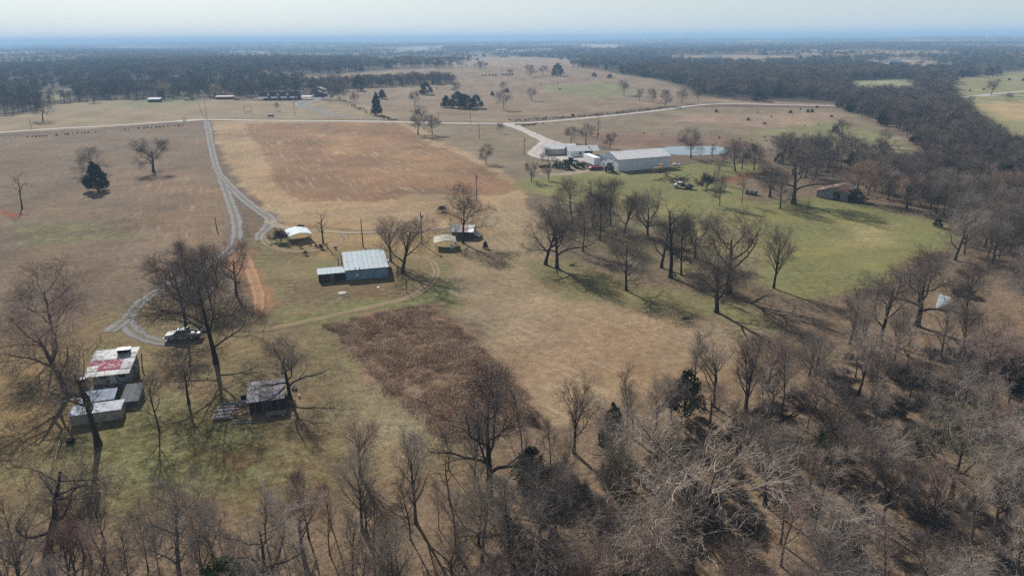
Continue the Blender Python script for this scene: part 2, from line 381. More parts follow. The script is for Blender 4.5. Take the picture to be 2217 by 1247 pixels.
ROW_N, ROW_S = R_(-23), R_(-40)
def ground_mat():
    b = NB('ground'); p = b.pos(); c = b.attr('col', True)
    g = b.attr('grn'); rw = b.attr('row'); lt = b.attr('lit')
    n1 = b.noise(p, .09, 5, .6); n2 = b.noise(p, .7, 5, .65); n3 = b.noise(p, 4.5, 4, .7)
    v2 = b.mapv(b.mapv(p, (1, 1, 1), R_(-23)), (1.2, .10, 1)); st = b.noise(v2, 1.1, 4, .6)      # tyre and mowing streaks
    f = b.math('ADD', b.math('MULTIPLY', n1, .5), b.math('MULTIPLY', n2, .5))
    gm = b.ramp(b.math('ADD', f, b.math('MULTIPLY', g, .28)), .60, .74)
    c = b.mix(b.math('MULTIPLY', gm, .85), c, b.mix(n2, (.125, .13, .055), (.19, .185, .09)))
    # dry stalks / bare soil mottling
    c = b.mix(1.0, c, b.mix(b.ramp(n3, .28, .72), (.62, .60, .56), (1.38, 1.36, 1.30)), 'MULTIPLY')
    c = b.mix(1.0, c, b.mix(b.ramp(n2, .3, .7), (.80, .80, .82), (1.2, 1.19, 1.17)), 'MULTIPLY')
    # rows left by drill and baler
    sy = b.n('ShaderNodeSeparateXYZ'); b.put(sy.inputs[0], p); north = b.ramp(sy.outputs[1], 160, 175)
    def streaks(rot, across, along):
        big_ = b.ramp(b.noise(p, .035, 3, .6), .40, .60, .25, 1.0)
        return b.math('MULTIPLY', b.ramp(b.noise(b.mapv(b.mapv(p, (1, 1, 1), rot), (across, along, 1)), 1.0, 3, .6, .4), .55, .66), big_)
    stn = b.math('ADD', b.math('MULTIPLY', streaks(ROW_N, .75, .05), north), b.math('MULTIPLY', streaks(ROW_S, 1.1, .07), b.math('SUBTRACT', 1.0, north)))
    dk = b.math('MULTIPLY', b.math('MULTIPLY', streaks(ROW_S+.012, .9, .05), b.math('SUBTRACT', 1.0, north)), b.math('MULTIPLY', rw, .5))
    c = b.mix(dk, c, (.19, .14, .10))
    rf = b.math('MULTIPLY', stn, b.math('MULTIPLY', rw, .42))
    c = b.mix(rf, c, (.50, .40, .29))
    c = b.mix(b.math('MULTIPLY', b.ramp(st, .55, .75), b.math('MULTIPLY', rw, .28)), c, (.16, .10, .07))
    c = b.mix(b.math('MULTIPLY', b.ramp(st, .45, .28), b.math('MULTIPLY', rw, .3)), c, (.36, .28, .19))
    # leaf litter
    vo = b.n('ShaderNodeTexVoronoi'); b.put(vo.inputs['Vector'], p); vo.inputs['Scale'].default_value = 3.2
    lf = b.mix(vo.outputs['Color'], (.10, .075, .055), (.28, .205, .135))
    lm = b.math('MULTIPLY', b.ramp(b.math('ADD', n2, b.math('MULTIPLY', lt, .22)), .5, .72), b.math('MULTIPLY', lt, .75))
    c = b.mix(lm, c, lf)
    b.col(c); b.b.inputs['Roughness'].default_value = 1.0; b.b.inputs['Specular IOR Level'].default_value = .05
    b.bump(b.math('ADD', b.math('MULTIPLY', n3, .5), n2), .35, .55)
    return b.m
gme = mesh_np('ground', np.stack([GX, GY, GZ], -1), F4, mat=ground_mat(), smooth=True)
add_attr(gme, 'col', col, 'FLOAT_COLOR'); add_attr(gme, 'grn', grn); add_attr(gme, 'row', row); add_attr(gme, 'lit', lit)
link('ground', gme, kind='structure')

# ------------------------------------------------------------------ roads, drives, tracks, pond
def smooth_line(pts, step=2.0):
    p = np.array(pts, float); q = np.vstack([2*p[0]-p[1], p, 2*p[-1]-p[-2]]); out = []
    for i in range(1, len(q)-2):
        L = np.linalg.norm(q[i+1]-q[i]); n = max(2, int(L/step))
        for t in np.arange(n)/n:
            out.append(.5*((2*q[i])+(-q[i-1]+q[i+1])*t+(2*q[i-1]-5*q[i]+4*q[i+1]-q[i+2])*t*t+(-q[i-1]+3*q[i]-3*q[i+1]+q[i+2])*t**3))
    out.append(p[-1]); return np.array(out)

def ribbon(name, px, width, mat, lift=.02, step=2.0, label=None, seed=0, crown=.0):
    """px rows: (x, y) or (x, y, width m)"""
    raw = [gp(a[0], a[1])[:2]+(a[2] if len(a) > 2 else width,) for a in px]
    L = smooth_line(raw, step); n = len(L)
    T = np.gradient(L[:, :2], axis=0); T /= np.linalg.norm(T, axis=1)[:, None]+1e-9
    Nn = np.stack([-T[:, 1], T[:, 0]], -1); us = np.linspace(-1, 1, 11); rr = np.random.default_rng(seed)
    wob = 1+.10*np.interp(np.arange(n), np.arange(0, n+6, 3), rr.uniform(-1, 1, len(np.arange(0, n+6, 3))))
    V = L[:, None, :2]+Nn[:, None, :]*(us[None, :, None]*L[:, None, 2:3]*.5*wob[:, None, None])
    z = terr(V[..., 0], V[..., 1])+lift+crown*(1-us[None, :]**2)
    V = np.concatenate([V, z[..., None]], -1).reshape(-1, 3)
    I = np.arange(n*11).reshape(n, 11)
    F = np.stack([I[:-1, :-1], I[1:, :-1], I[1:, 1:], I[:-1, 1:]], -1).reshape(-1, 4)[:, ::-1]
    me = mesh_np(name, V, F, mat=mat, smooth=True); add_attr(me, 'u', np.tile(us, n))
    o = link(name, me, kind='structure')
    return o

def track_mat(name, c1, c2, soft=.35, ruts=0.0, rutc=(.2, .15, .1), grass=None, cover=1.0, flecks=.5):
    b = NB(name); p = b.pos(); u = b.math('ABSOLUTE', b.attr('u'))
    n1 = b.noise(p, .35, 4, .6); n2 = b.noise(p, 2.2, 4, .65)
    c = b.mix(b.ramp(n1, .35, .65), c1, c2)
    c = b.mix(1.0, c, b.mix(b.ramp(n2, .3, .7), (.82, .82, .82), (1.18, 1.18, 1.18)), 'MULTIPLY')
    if ruts:
        rm = b.math('MULTIPLY', b.ramp(b.math('ABSOLUTE', b.math('SUBTRACT', u, .5)), .26, .08), ruts)
        c = b.mix(rm, c, rutc)
    if grass is not None:
        gmk = b.math('MULTIPLY', b.ramp(b.math('ADD', u, b.math('MULTIPLY', n1, .5)), .5, .32), grass)
        c = b.mix(gmk, c, (.13, .12, .06))
    b.col(c); b.bump(n2, .06, .5); b.b.inputs['Roughness'].default_value = 1; b.b.inputs['Specular IOR Level'].default_value = .08
    a = b.math('ADD', u, b.math('MULTIPLY', b.math('SUBTRACT', b.math('ADD', n1, n2), 1.0), flecks))
    al = b.math('MULTIPLY', b.ramp(a, 1.0, 1.0-soft), cover)
    tr = b.n('ShaderNodeBsdfTransparent'); mx = b.n('ShaderNodeMixShader')
    b.put(mx.inputs[0], al); b.t.links.new(tr.outputs[0], mx.inputs[1]); b.t.links.new(b.b.outputs[0], mx.inputs[2])
    b.t.links.new(mx.outputs[0], b.out.inputs['Surface'])
    return b.m
M_road = track_mat('pale gravel', lin((196, 188, 180), .8), lin((178, 168, 158), .8), .18, .35, lin((208, 202, 196), .8), flecks=.25)
M_grey = track_mat('grey gravel', lin((146, 142, 140), .8), lin((124, 117, 110), .8), .3, .5, lin((150, 147, 146), .8), grass=.7, flecks=.7)
M_dirt = track_mat('dirt track', lin((168, 146, 116), .8), lin((148, 126, 98), .8), .55, .6, lin((186, 164, 132), .8), grass=.55, cover=.8, flecks=.8)
M_pale = track_mat('worn track', lin((186, 170, 148), .8), lin((168, 150, 126), .8), .5, .4, lin((196, 182, 162), .8), grass=.4, cover=.85, flecks=.7)
M_red = track_mat('red dirt', lin((178, 140, 106), .8), lin((160, 118, 84), .8), .55, .6, lin((196, 156, 116), .8), cover=.9, flecks=.8)
ribbon('county_road', [(-500, 320), (-200, 302), (0, 287.5), (120, 279), (250, 272), (370, 264), (440, 259.5), (560, 261), (700, 262), (840, 264), (950, 267), (1110, 267.5), (1220, 260.5), (1310, 252), (1390, 244), (1450, 236.5), (1520, 227.5), (1590, 225), (1700, 228), (1830, 230)], 6.5, M_road, .06, 3, seed=1)
ribbon('roadside_apron', [(440, 259, 12), (400, 262, 13), (380, 264, 7)], 10, M_road, .075, 2, seed=3)
ribbon('frontage_road', [(450, 251), (530, 247), (610, 249), (740, 252), (830, 259)], 6, M_grey, .05, 3, seed=2)
ribbon('county_road_east', [(1980, 217), (2065, 212), (2120, 207.5), (2160, 203), (2217, 198), (2330, 190)], 7, M_road, .06, 3, seed=4)
ribbon('side_road_east', [(2110, 208.5), (2160, 208), (2217, 208.5), (2320, 210)], 6, M_road, .085, 3, seed=5)
ribbon('farm_drive', [(1085, 267, 9), (1108, 272, 8), (1140, 285, 6.5), (1165, 297, 7), (1185, 306, 8), (1205, 312, 9), (1240, 316, 6)], 6, M_road, .10, 1.5, seed=6)
ribbon('farm_drive_loop', [(1188, 306, 8), (1172, 317, 7), (1163, 326, 7), (1160, 335, 8), (1180, 343, 8), (1210, 344, 12), (1245, 345, 14), (1275, 346, 8)], 7, M_road, .12, 1.5, seed=7)
ribbon('machinery_yard', [(1165, 377, 3), (1200, 379, 5), (1240, 375, 7), (1275, 368, 7), (1310, 368, 4)], 6, M_pale, .05, 1.5, seed=8)
ribbon('house_drive', [(740, 252, 8), (690, 240, 9), (650, 228, 12), (672, 218, 22), (700, 212, 16), (720, 208, 8)], 8, M_grey, .04, 3, seed=9)
ribbon('gravel_driveway', [(447, 262, 4), (452, 290, 4.2), (460, 330, 3.6), (468, 360, 3.4), (482, 395, 3.4), (497, 435, 3.4), (509, 470, 3.6), (513, 500, 3.6), (508, 528, 3.4), (480, 556, 3.2), (430, 585, 3.2), (370, 615, 3.2), (325, 640, 2.8), (292, 668, 3.0), (275, 698, 3.2), (300, 725, 3.2), (345, 740, 3.0), (400, 744, 3)], 3.4, M_grey, .05, 1.0, seed=10)
ribbon('driveway_spur', [(275, 690, 3), (255, 706, 3.4), (236, 720, 3)], 3, M_grey, .07, 1.0, seed=11)
ribbon('field_lane', [(462, 362, 2.2), (482, 384, 2.8), (505, 410, 3.2), (535, 438, 3.4), (562, 458, 3.4), (585, 474, 4.5), (580, 492, 4), (563, 508, 3), (560, 522, 2.6)], 3, M_grey, .08, 1.0, seed=12)
ribbon('yard_lane', [(580, 478, 3.4), (610, 492, 3), (650, 500, 2.4), (700, 501, 2.4), (760, 505, 2.2), (820, 503, 2.2), (880, 502, 2.2), (930, 497, 2.2), (985, 490, 2.4)], 2.4, M_pale, .09, 1.0, seed=13)
ribbon('yard_ring', [(566, 505, 2), (575, 525, 2.4), (605, 540, 2.4), (660, 545, 2.2), (715, 536, 2.4), (745, 520, 2.6), (735, 507, 2.4)], 2.4, M_dirt, .05, 1.0, seed=14)
ribbon('barn_track', [(560, 716, 2.0), (620, 705, 2.2), (700, 688, 2.2), (780, 670, 2.2), (860, 652, 2.2), (905, 635, 2.2), (935, 610, 2.2), (945, 588, 2.2), (932, 565, 2.2), (900, 556, 2.2)], 2.2, M_dirt, .05, 1.0, seed=15)
ribbon('red_dirt_lane', [(515, 520, 2.6), (532, 560, 3.2), (548, 600, 3.4), (560, 640, 3.0), (560, 685, 2.2)], 3, M_red, .05, 1.0, seed=16)
ribbon('pasture_path', [(1890, 298, 1.6), (1925, 312, 2), (1962, 326, 2.2), (1980, 340, 2.6), (1972, 348, 3)], 2, M_pale, .05, 1.5, seed=17)
ribbon('road_bank_trail', [(560, 232, 2), (590, 236, 2.4), (620, 243, 2.4)], 2, M_pale, .05, 2, seed=18)

def sheet(name, poly_w, mat, lift, n=28, **k):
    """flat or terrain-following sheet with a smooth outline"""
    L = smooth_line([tuple(p) for p in poly_w]+[tuple(poly_w[0])], 3.0)[:-1]
    c = L.mean(0); V = [(c[0], c[1])]; rings = 5
    for r in range(1, rings+1):
        for p in L: V.append(tuple(c+(p-c)*r/rings))
    V = np.array(V); m = len(L)
    z = terr(V[:, 0], V[:, 1])+lift if k.pop('follow', True) else np.full(len(V), float(terr(c[0], c[1]))+lift)
    F3 = [(0, 1+i, 1+(i+1) % m) for i in range(m)]
    F4_ = [(1+(r-1)*m+i, 1+r*m+i, 1+r*m+(i+1) % m, 1+(r-1)*m+(i+1) % m) for r in range(1, rings) for i in range(m)]
    return link(name, mesh_np(name, np.c_[V, z], F4_, F3, mat=mat, smooth=True), kind='structure')
b = NB('pond water'); b.col((.16, .20, .22)); b.b.inputs['Roughness'].default_value = .08; b.b.inputs['Specular IOR Level'].default_value = .6
b.b.inputs['IOR'].default_value = 1.33
b.bump(b.noise(b.mapv(b.pos(), (1, 2.2, 1)), 1.4, 3), .03, .25)
sheet('pond', P((1420, 331), (1440, 319.5), (1490, 317.5), (1540, 318), (1566, 321), (1576, 328), (1562, 335), (1520, 337), (1470, 336)), b.m, .12, follow=False)
# ------------------------------------------------------------------ vegetation generators
def unit(v): return v/(np.linalg.norm(v, axis=-1, keepdims=True)+1e-9)

def grow(rg, Pp, Rr, m, t0, t1, length, ang, nseg, up, wob, rr, taper=.3, tdrop=.45, flat=0.0, kink=0.0):
    """m children along every parent polyline"""
    N, K, _ = Pp.shape
    base_t = (np.arange(m)+.5)/m
    t = t0+(t1-t0)*np.clip(base_t[None, :]+rg.uniform(-.5, .5, (N, m))/m, 0, 1)
    f = t*(K-1); i = np.minimum(f.astype(int), K-2); fr = (f-i)[..., None]
    ar = np.arange(N)[:, None]
    p = Pp[ar, i]*(1-fr)+Pp[ar, i+1]*fr
    r = Rr[ar, i]*(1-fr[..., 0])+Rr[ar, i+1]*fr[..., 0]
    tan = unit(Pp[ar, i+1]-Pp[ar, i])
    ref = np.where(np.abs(tan[..., 2:3]) < .9, np.array([0, 0, 1.]), np.array([1., 0, 0]))
    u = unit(np.cross(tan, ref)); v = np.cross(tan, u)
    az = rg.uniform(0, 2*np.pi, (N, 1))+np.arange(m)[None, :]*2.4+rg.uniform(-.5, .5, (N, m))
    perp = u*np.cos(az)[..., None]+v*np.sin(az)[..., None]
    if flat: perp[..., 2] *= (1-flat); perp = unit(perp)
    a = np.radians(ang)*rg.uniform(.7, 1.3, (N, m))
    d = tan*np.cos(a)[..., None]+perp*np.sin(a)[..., None]
    L = length*(1-tdrop*t)*rg.uniform(.65, 1.2, (N, m))
    p = p.reshape(-1, 3); d = d.reshape(-1, 3); L = L.ravel(); r0 = np.minimum(r.ravel()*.85, r.ravel()*rr*rg.uniform(.8, 1.2, N*m))
    out = [p]
    for k in range(nseg):
        d = unit(d+np.array([0, 0, up])+rg.normal(0, wob, d.shape)+(rg.normal(0, kink, d.shape) if kink and k % 2 else 0))
        p = p+d*(L/nseg)[:, None]; out.append(p)
    Q = np.stack(out, 1)
    Rq = r0[:, None]*(1-(1-taper)*np.linspace(0, 1, nseg+1))[None, :]
    return Q, Rq

def tubes(parts):
    """list of (polylines, radii, sides) -> verts, quads; radii tapering to a point for sides<4"""
    Vs, Fs, o = [], [], 0
    for Q, Rq, s in parts:
        N, K, _ = Q.shape
        tan = unit(np.gradient(Q, axis=1))
        t0 = tan[:, :1]; ref = np.where(np.abs(t0[..., 2:3]) < .9, np.array([0, 0, 1.]), np.array([1., 0, 0]))
        u = unit(np.cross(np.broadcast_to(tan, Q.shape), np.broadcast_to(ref, Q.shape))); v = np.cross(tan, u)
        an = np.arange(s)*2*np.pi/s
        V = Q[:, :, None]+Rq[:, :, None, None]*(u[:, :, None]*np.cos(an)[None, None, :, None]+v[:, :, None]*np.sin(an)[None, None, :, None])
        Vs.append(V.reshape(-1, 3))
        I = (np.arange(N*K*s)+o).reshape(N, K, s); J = np.roll(I, -1, 2)
        Fs.append(np.stack([I[:, :-1], J[:, :-1], J[:, 1:], I[:, 1:]], -1).reshape(-1, 4)); o += N*K*s
    return np.concatenate(Vs), np.concatenate(Fs)

def bark_mat(name, c1, c2, scale):
    b = NB(name); v = b.obj(); c = b.mix(b.noise(b.mapv(v, (1, 1, .3)), scale, 4, .6), c1, c2)
    oi = b.n('ShaderNodeObjectInfo')
    c = b.mix(1.0, c, oi.outputs['Color'], 'MULTIPLY')
    rn = b.ramp(oi.outputs['Random'], 0, 1, .75, 1.25)
    hs_ = b.n('ShaderNodeHueSaturation'); b.put(hs_.inputs['Color'], c); b.put(hs_.inputs['Value'], rn)
    b.col(hs_.outputs[0]); b.b.inputs['Roughness'].default_value = .95; b.b.inputs['Specular IOR Level'].default_value = .1
    return b.m
M_bark = bark_mat('bark', (.045, .038, .034), (.12, .104, .092), 3.0)
M_twig = bark_mat('twigs', (.17, .14, .12), (.36, .31, .265), 1.2)

def build_tree(seed, H=12., trunk=.7, r0=.21, lean=.05, limbs=(10, .22, 1, .5, 58, .03), l2=(6, .27, 44), l3=(6, .15, 42), l4=(5, .085, 42), l5=(2, .05, 38), wob=.15, up2=.03, kink=.14, twig=.0115, trunk_wob=.06):
    rg = np.random.default_rng(seed)
    K = 9; d = unit(np.array([rg.normal(0, lean), rg.normal(0, lean), 1.])); p = np.zeros(3); pts = [p-np.array([0, 0, .25])]
    for k in range(K-1):
        p = p+d*(H*trunk/(K-1)); pts.append(p); d = unit(d+rg.normal(0, trunk_wob, 3)*np.array([1, 1, .2])+np.array([0, 0, .03]))
    T = np.array(pts)[None]; Rt = np.array([r0*1.5]+[r0*(1-.72*((k)/(K-2))**1.1) for k in range(K-1)])[None]
    A, Ra = grow(rg, T, Rt, limbs[0], limbs[1], limbs[2], limbs[3]*H, limbs[4], 7, limbs[5], wob, .62, .3, .5, kink=kink)
    B, Rb = grow(rg, A, Ra, l2[0], .2, 1, l2[1]*H, l2[2], 5, up2, wob, .55, .3, .5, kink=kink)
    D, Rd = grow(rg, B, Rb, l3[0], .15, 1, l3[1]*H, l3[2], 4, up2, wob, .55, .35, .4, kink=kink)
    Rd = np.maximum(Rd, twig*1.1)
    E, Re = grow(rg, D, Rd, l4[0], .1, 1, l4[1]*H, l4[2], 2, up2, wob, .7, .5, .3)
    Re = np.clip(Re, twig*.75, twig*1.2)
    parts = [(A, Ra, 6), (B, np.maximum(Rb, twig*1.4), 5)]
    tv, tf = tubes([(T, Rt, 9), (A, np.maximum(Ra, .03), 6)])
    tw = [(B, np.maximum(Rb, twig*1.5), 4), (D, Rd, 3), (E, Re, 3)]
    if l5[0]:
        G, Rg = grow(rg, E, Re, l5[0], .1, 1, l5[1]*H, l5[2], 1, up2, wob, .9, .3, .2); Rg = np.full_like(Rg, twig*.8); Rg[:, -1] *= .3
        tw.append((G, Rg, 3))
    cv, cf = tubes(tw)
    h = cv[:, 2].max(); rad = np.percentile(np.hypot(cv[:, 0], cv[:, 1]), 95)
    return dict(trunk=mesh_np('trunk', tv, tf, mat=M_bark, smooth=True), crown=mesh_np('crown', cv, cf, mat=M_twig), h=float(h), r=float(rad))

OAK = [build_tree(s, **k) for s, k in [
 (11, dict(limbs=(11, .2, 1, .56, 62, .03))),
 (12, dict(trunk=.6, r0=.3, limbs=(9, .24, 1, .6, 56, .06), kink=.18)),
 (13, dict(trunk=.75, limbs=(12, .2, 1, .46, 66, .0), wob=.18)),
 (14, dict(trunk=.62, r0=.28, limbs=(8, .25, 1, .62, 52, .05), kink=.2, lean=.12)),
 (15, dict(trunk=.8, limbs=(13, .22, 1, .42, 56, .05))),
]]
VASE = [build_tree(s, **k) for s, k in [
 (21, dict(trunk=.6, r0=.2, limbs=(11, .25, 1, .52, 27, .05), l2=(6, .2, 26), l3=(5, .12, 28), l4=(4, .08, 30), l5=(1, .045, 30), twig=.0095, wob=.06, up2=.07, kink=.03, lean=.02, trunk_wob=.02)),
 (22, dict(trunk=.7, r0=.18, limbs=(12, .2, 1, .42, 30, .07), l2=(5, .17, 28), l3=(5, .11, 28), l4=(4, .075, 30), l5=(1, .04, 30), twig=.0095, wob=.07, up2=.08, kink=.03, lean=.02, trunk_wob=.02)),
 (23, dict(trunk=.55, r0=.22, limbs=(9, .3, 1, .58, 30, .04), l2=(6, .22, 28), l3=(5, .13, 30), l4=(4, .08, 32), l5=(1, .045, 30), twig=.0095, wob=.08, up2=.06, kink=.06, lean=.02, trunk_wob=.025)),
]]
SLIM = [build_tree(s, **k) for s, k in [
 (31, dict(trunk=.85, r0=.11, limbs=(11, .3, 1, .28, 34, .06), l2=(5, .13, 32), l3=(5, .08, 32), l4=(4, .06, 34), l5=(0, 0, 0), twig=.009, wob=.08, up2=.06, kink=.05, lean=.03)),
 (32, dict(trunk=.9, r0=.10, limbs=(13, .35, 1, .22, 40, .05), l2=(5, .12, 35), l3=(5, .07, 32), l4=(3, .05, 34), l5=(0, 0, 0), twig=.009, wob=.1, up2=.05, kink=.06, lean=.04, trunk_wob=.035)),
 (33, dict(trunk=.7, r0=.12, limbs=(8, .3, 1, .38, 28, .08), l2=(6, .18, 30), l3=(5, .1, 32), l4=(4, .06, 34), l5=(0, 0, 0), twig=.009, wob=.1, up2=.06, kink=.06, lean=.04, trunk_wob=.035)),
]]
WOOD = [build_tree(s, **k) for s, k in [      # crooked pale-twigged trees of the wood
 (41, dict(trunk=.65, r0=.22, limbs=(9, .3, 1, .52, 45, .05), l3=(5, .15, 40), l4=(5, .085, 42), l5=(1, .05, 40), wob=.2, kink=.22, twig=.0115)),
 (42, dict(trunk=.7, r0=.2, limbs=(10, .35, 1, .44, 42, .08), l3=(5, .15, 40), l4=(5, .085, 42), l5=(1, .05, 40), wob=.18, kink=.2, twig=.0115, lean=.12)),
 (43, dict(trunk=.6, r0=.25, limbs=(8, .25, 1, .62, 50, .04), l3=(5, .15, 40), l4=(5, .085, 42), l5=(1, .05, 40), wob=.22, kink=.2, twig=.0115)),
]]
SPARSE = [build_tree(s, **k) for s, k in [    # thick crooked limbs, few twigs
 (81, dict(trunk=.62, lean=.01, trunk_wob=.02, r0=.24, limbs=(8, .35, 1, .52, 50, .06), l2=(5, .25, 48), l3=(5, .14, 48), l4=(4, .08, 45), l5=(0, 0, 0), kink=.26, wob=.2)),
 (82, dict(trunk=.6, r0=.27, limbs=(7, .25, 1, .58, 58, .04), l2=(5, .26, 48), l3=(5, .14, 48), l4=(4, .08, 45), l5=(0, 0, 0), kink=.28, wob=.22, lean=.1)),
]]
SNAG = [build_tree(s, **k) for s, k in [
 (51, dict(trunk=.75, r0=.26, limbs=(8, .3, 1, .4, 42, .08), l2=(4, .16, 45), l3=(2, .08, 45), l4=(1, .05, 40), l5=(0, 0, 0), kink=.3, wob=.2)),
 (52, dict(trunk=.7, r0=.2, limbs=(6, .35, 1, .45, 45, .02), l2=(5, .2, 45), l3=(3, .1, 45), l4=(2, .05, 40), l5=(0, 0, 0), kink=.3, wob=.25, lean=.12)),
]]
SHRUB = [build_tree(s, **k) for s, k in [
 (61, dict(H=3., trunk=.25, r0=.08, limbs=(12, .1, 1, .8, 45, .08), l2=(7, .35, 35), l3=(6, .2, 35), l4=(4, .12, 35), l5=(0, 0, 0), twig=.014)),
 (62, dict(H=3., trunk=.3, r0=.07, limbs=(14, .1, 1, .65, 55, .12), l2=(6, .3, 40), l3=(6, .2, 40), l4=(4, .12, 35), l5=(0, 0, 0), twig=.014)),
]]
# trees hundreds of metres off: fewer, wider twigs
MID = [build_tree(s, **k) for s, k in [
 (71, dict(limbs=(9, .3, 1, .5, 55, .03), l2=(5, .26, 42), l3=(5, .16, 42), l4=(4, .12, 42), l5=(0, 0, 0), twig=.024)),
 (72, dict(trunk=.6, limbs=(8, .3, 1, .56, 48, .06), l2=(5, .28, 42), l3=(5, .16, 42), l4=(4, .12, 42), l5=(0, 0, 0), twig=.024)),
 (73, dict(trunk=.75, limbs=(10, .25, 1, .4, 60, .0), l2=(5, .24, 42), l3=(5, .15, 42), l4=(4, .11, 42), l5=(0, 0, 0), twig=.024)),
]]

def needle_mat():
    b = NB('cedar foliage'); oi = b.n('ShaderNodeObjectInfo')
    c = b.mix(b.noise(b.obj(), 1.6, 4, .6), (.020, .036, .017), (.062, .085, .038)); c = b.mix(1.0, c, oi.outputs['Color'], 'MULTIPLY')
    b.col(c); b.b.inputs['Roughness'].default_value = .9; b.b.inputs['Specular IOR Level'].default_value = .1
    return b.m
M_needle = needle_mat()
def build_cedar(seed, H=6., R=2.2, n=3200, blunt=.5, base=.12, size=.30):
    """juniper: upright trunk, boughs of many small sprays filling a lumpy cone"""
    rg = np.random.default_rng(seed)
    K = 6; T = np.zeros((1, K, 3)); T[0, :, 2] = np.linspace(-.2, H*.93, K); T[0, :, :2] = np.cumsum(rg.normal(0, .03, (K, 2)), 0)
    Rt = np.linspace(.14, .03, K)[None]*H/6
    A, Ra = grow(rg, T, Rt, 26, base, .97, R*1.0, 68, 3, .10, .1, .4, .3, .0)
    tv, tf = tubes([(T, Rt, 7), (A*1, np.maximum(Ra, .015), 3)])
    # clumps
    nc = 90; hz = rg.uniform(0, 1, nc)**1.15; prof = np.minimum(1, (1-hz)**blunt*1.05)*np.clip((hz+.25)*3, .55, 1)
    an = rg.uniform(0, 2*np.pi, nc); rad = R*prof*rg.uniform(.45, 1.08, nc)
    cc = np.stack([rad*np.cos(an), rad*np.sin(an), H*(base+hz*(1-base)*.97)], -1); cs = R*rg.uniform(.16, .34, nc)*(.5+.5*prof)
    k = rg.integers(0, nc, n); g = unit(rg.normal(0, 1, (n, 3)))*rg.uniform(.3, 1, (n, 1))**.5
    p = cc[k]+g*cs[k][:, None]*np.array([1, 1, 1.15])
    out = unit(p*np.array([1, 1, 0])+rg.normal(0, .5, (n, 3))*R*.5+np.array([0, 0, .9]))
    sd = unit(np.cross(out, rg.normal(0, 1, (n, 3)))); L = size*rg.uniform(.6, 1.3, (n, 1))*H/6
    V = np.stack([p-sd*L*.35, p+sd*L*.35, p+out*L, p-out*L*.4], 1).reshape(-1, 3)
    I = np.arange(n)[:, None]*4; F = np.concatenate([I+np.array([0, 1, 2]), I+np.array([1, 0, 3])])
    return dict(trunk=mesh_np('trunk', tv, tf, mat=M_bark, smooth=True), crown=mesh_np('crown', V, None, F, mat=M_needle), h=H, r=R)
CEDAR = [build_cedar(1), build_cedar(2, R=2.6, blunt=.42), build_cedar(3, R=1.9, blunt=.7)]
FARCEDAR = [build_cedar(4, n=500, size=.7), build_cedar(5, R=2.7, n=500, size=.7)]

def build_far(seed, H=11., R=5., n=330, wood=.5):
    """one crown of a wood seen from far off: short limbs and coarse twig sprays in an uneven dome"""
    rg = np.random.default_rng(seed)
    T = np.zeros((1, 3, 3)); T[0, :, 2] = [-.3, H*.3, H*.7]; Rt = np.array([[.28, .2, .1]])
    A, Ra = grow(rg, T, Rt, 7, .35, 1, H*.42, 45, 3, .04, .15, .6, .3, .3)
    nc = 9; a = rg.uniform(0, 6.28, nc); q = rg.uniform(.15, .8, nc); hz = rg.uniform(.5, .92, nc)
    cc = np.stack([R*q*np.cos(a), R*q*np.sin(a), H*hz*(1-.25*q)], -1); k = rg.integers(0, nc, n)
    g = unit(rg.normal(0, 1, (n, 3)))*rg.uniform(.25, 1, (n, 1))**.5
    p = cc[k]+g*R*rg.uniform(.28, .46, nc)[k][:, None]*np.array([1, 1, .8])
    d = unit(g+np.array([0, 0, .5])+rg.normal(0, .35, (n, 3))); sd = unit(np.cross(d, rg.normal(0, 1, (n, 3))))
    L = rg.uniform(.7, 1.6, (n, 1)); W = .07+.07*rg.random((n, 1))
    V = np.stack([p-sd*W, p+sd*W, p+d*L], 1).reshape(-1, 3); F = np.arange(n*3).reshape(-1, 3)
    tv, tf = tubes([(T, Rt, 5), (A, Ra, 3)])
    me = mesh_np('wood_tree', np.concatenate([tv, V]), tf, F+len(tv), mat=M_twig)
    return me
FAR = [build_far(s, R=r) for s, r in ((1, 4.6), (2, 5.4), (3, 5.0), (4, 4.2))]

_TM = {}
def tint_mat(m, c):
    """the same bark, twig or grass material in another natural colour"""
    k = (m.name, tuple(round(v, 3) for v in c[:3]))
    if k not in _TM:
        q = m.copy(); t = q.node_tree
        for l in list(t.links):
            if l.from_node.type == 'OBJECT_INFO' and l.from_socket.name == 'Color':
                s_ = l.to_socket; t.links.remove(l); s_.default_value = (*c[:3], 1)
        _TM[k] = q
    return _TM[k]
def proto_obj(name, meshes, colr=(1, 1, 1, 1)):
    """an unlinked object (only instanced by masses that nobody could count) whose mesh joins the given ones"""
    if len(meshes) == 1:
        me = meshes[0].copy(); mats = [m for m in me.materials]; me.materials.clear()
        for m in mats: me.materials.append(tint_mat(m, colr))
    else:
        import bmesh
        bm = bmesh.new(); mats = []
        me = bpy.data.meshes.new(name)
        for m in meshes:
            n0 = len(bm.faces); bm.from_mesh(m); bm.faces.ensure_lookup_table()
            for f in bm.faces[n0:]: f.material_index = len(mats)
            mats.append(m.materials[0])
        bm.to_mesh(me); bm.free()
        for m in mats: me.materials.append(tint_mat(m, colr))
    o = bpy.data.objects.new(name, me); o.color = colr; return o

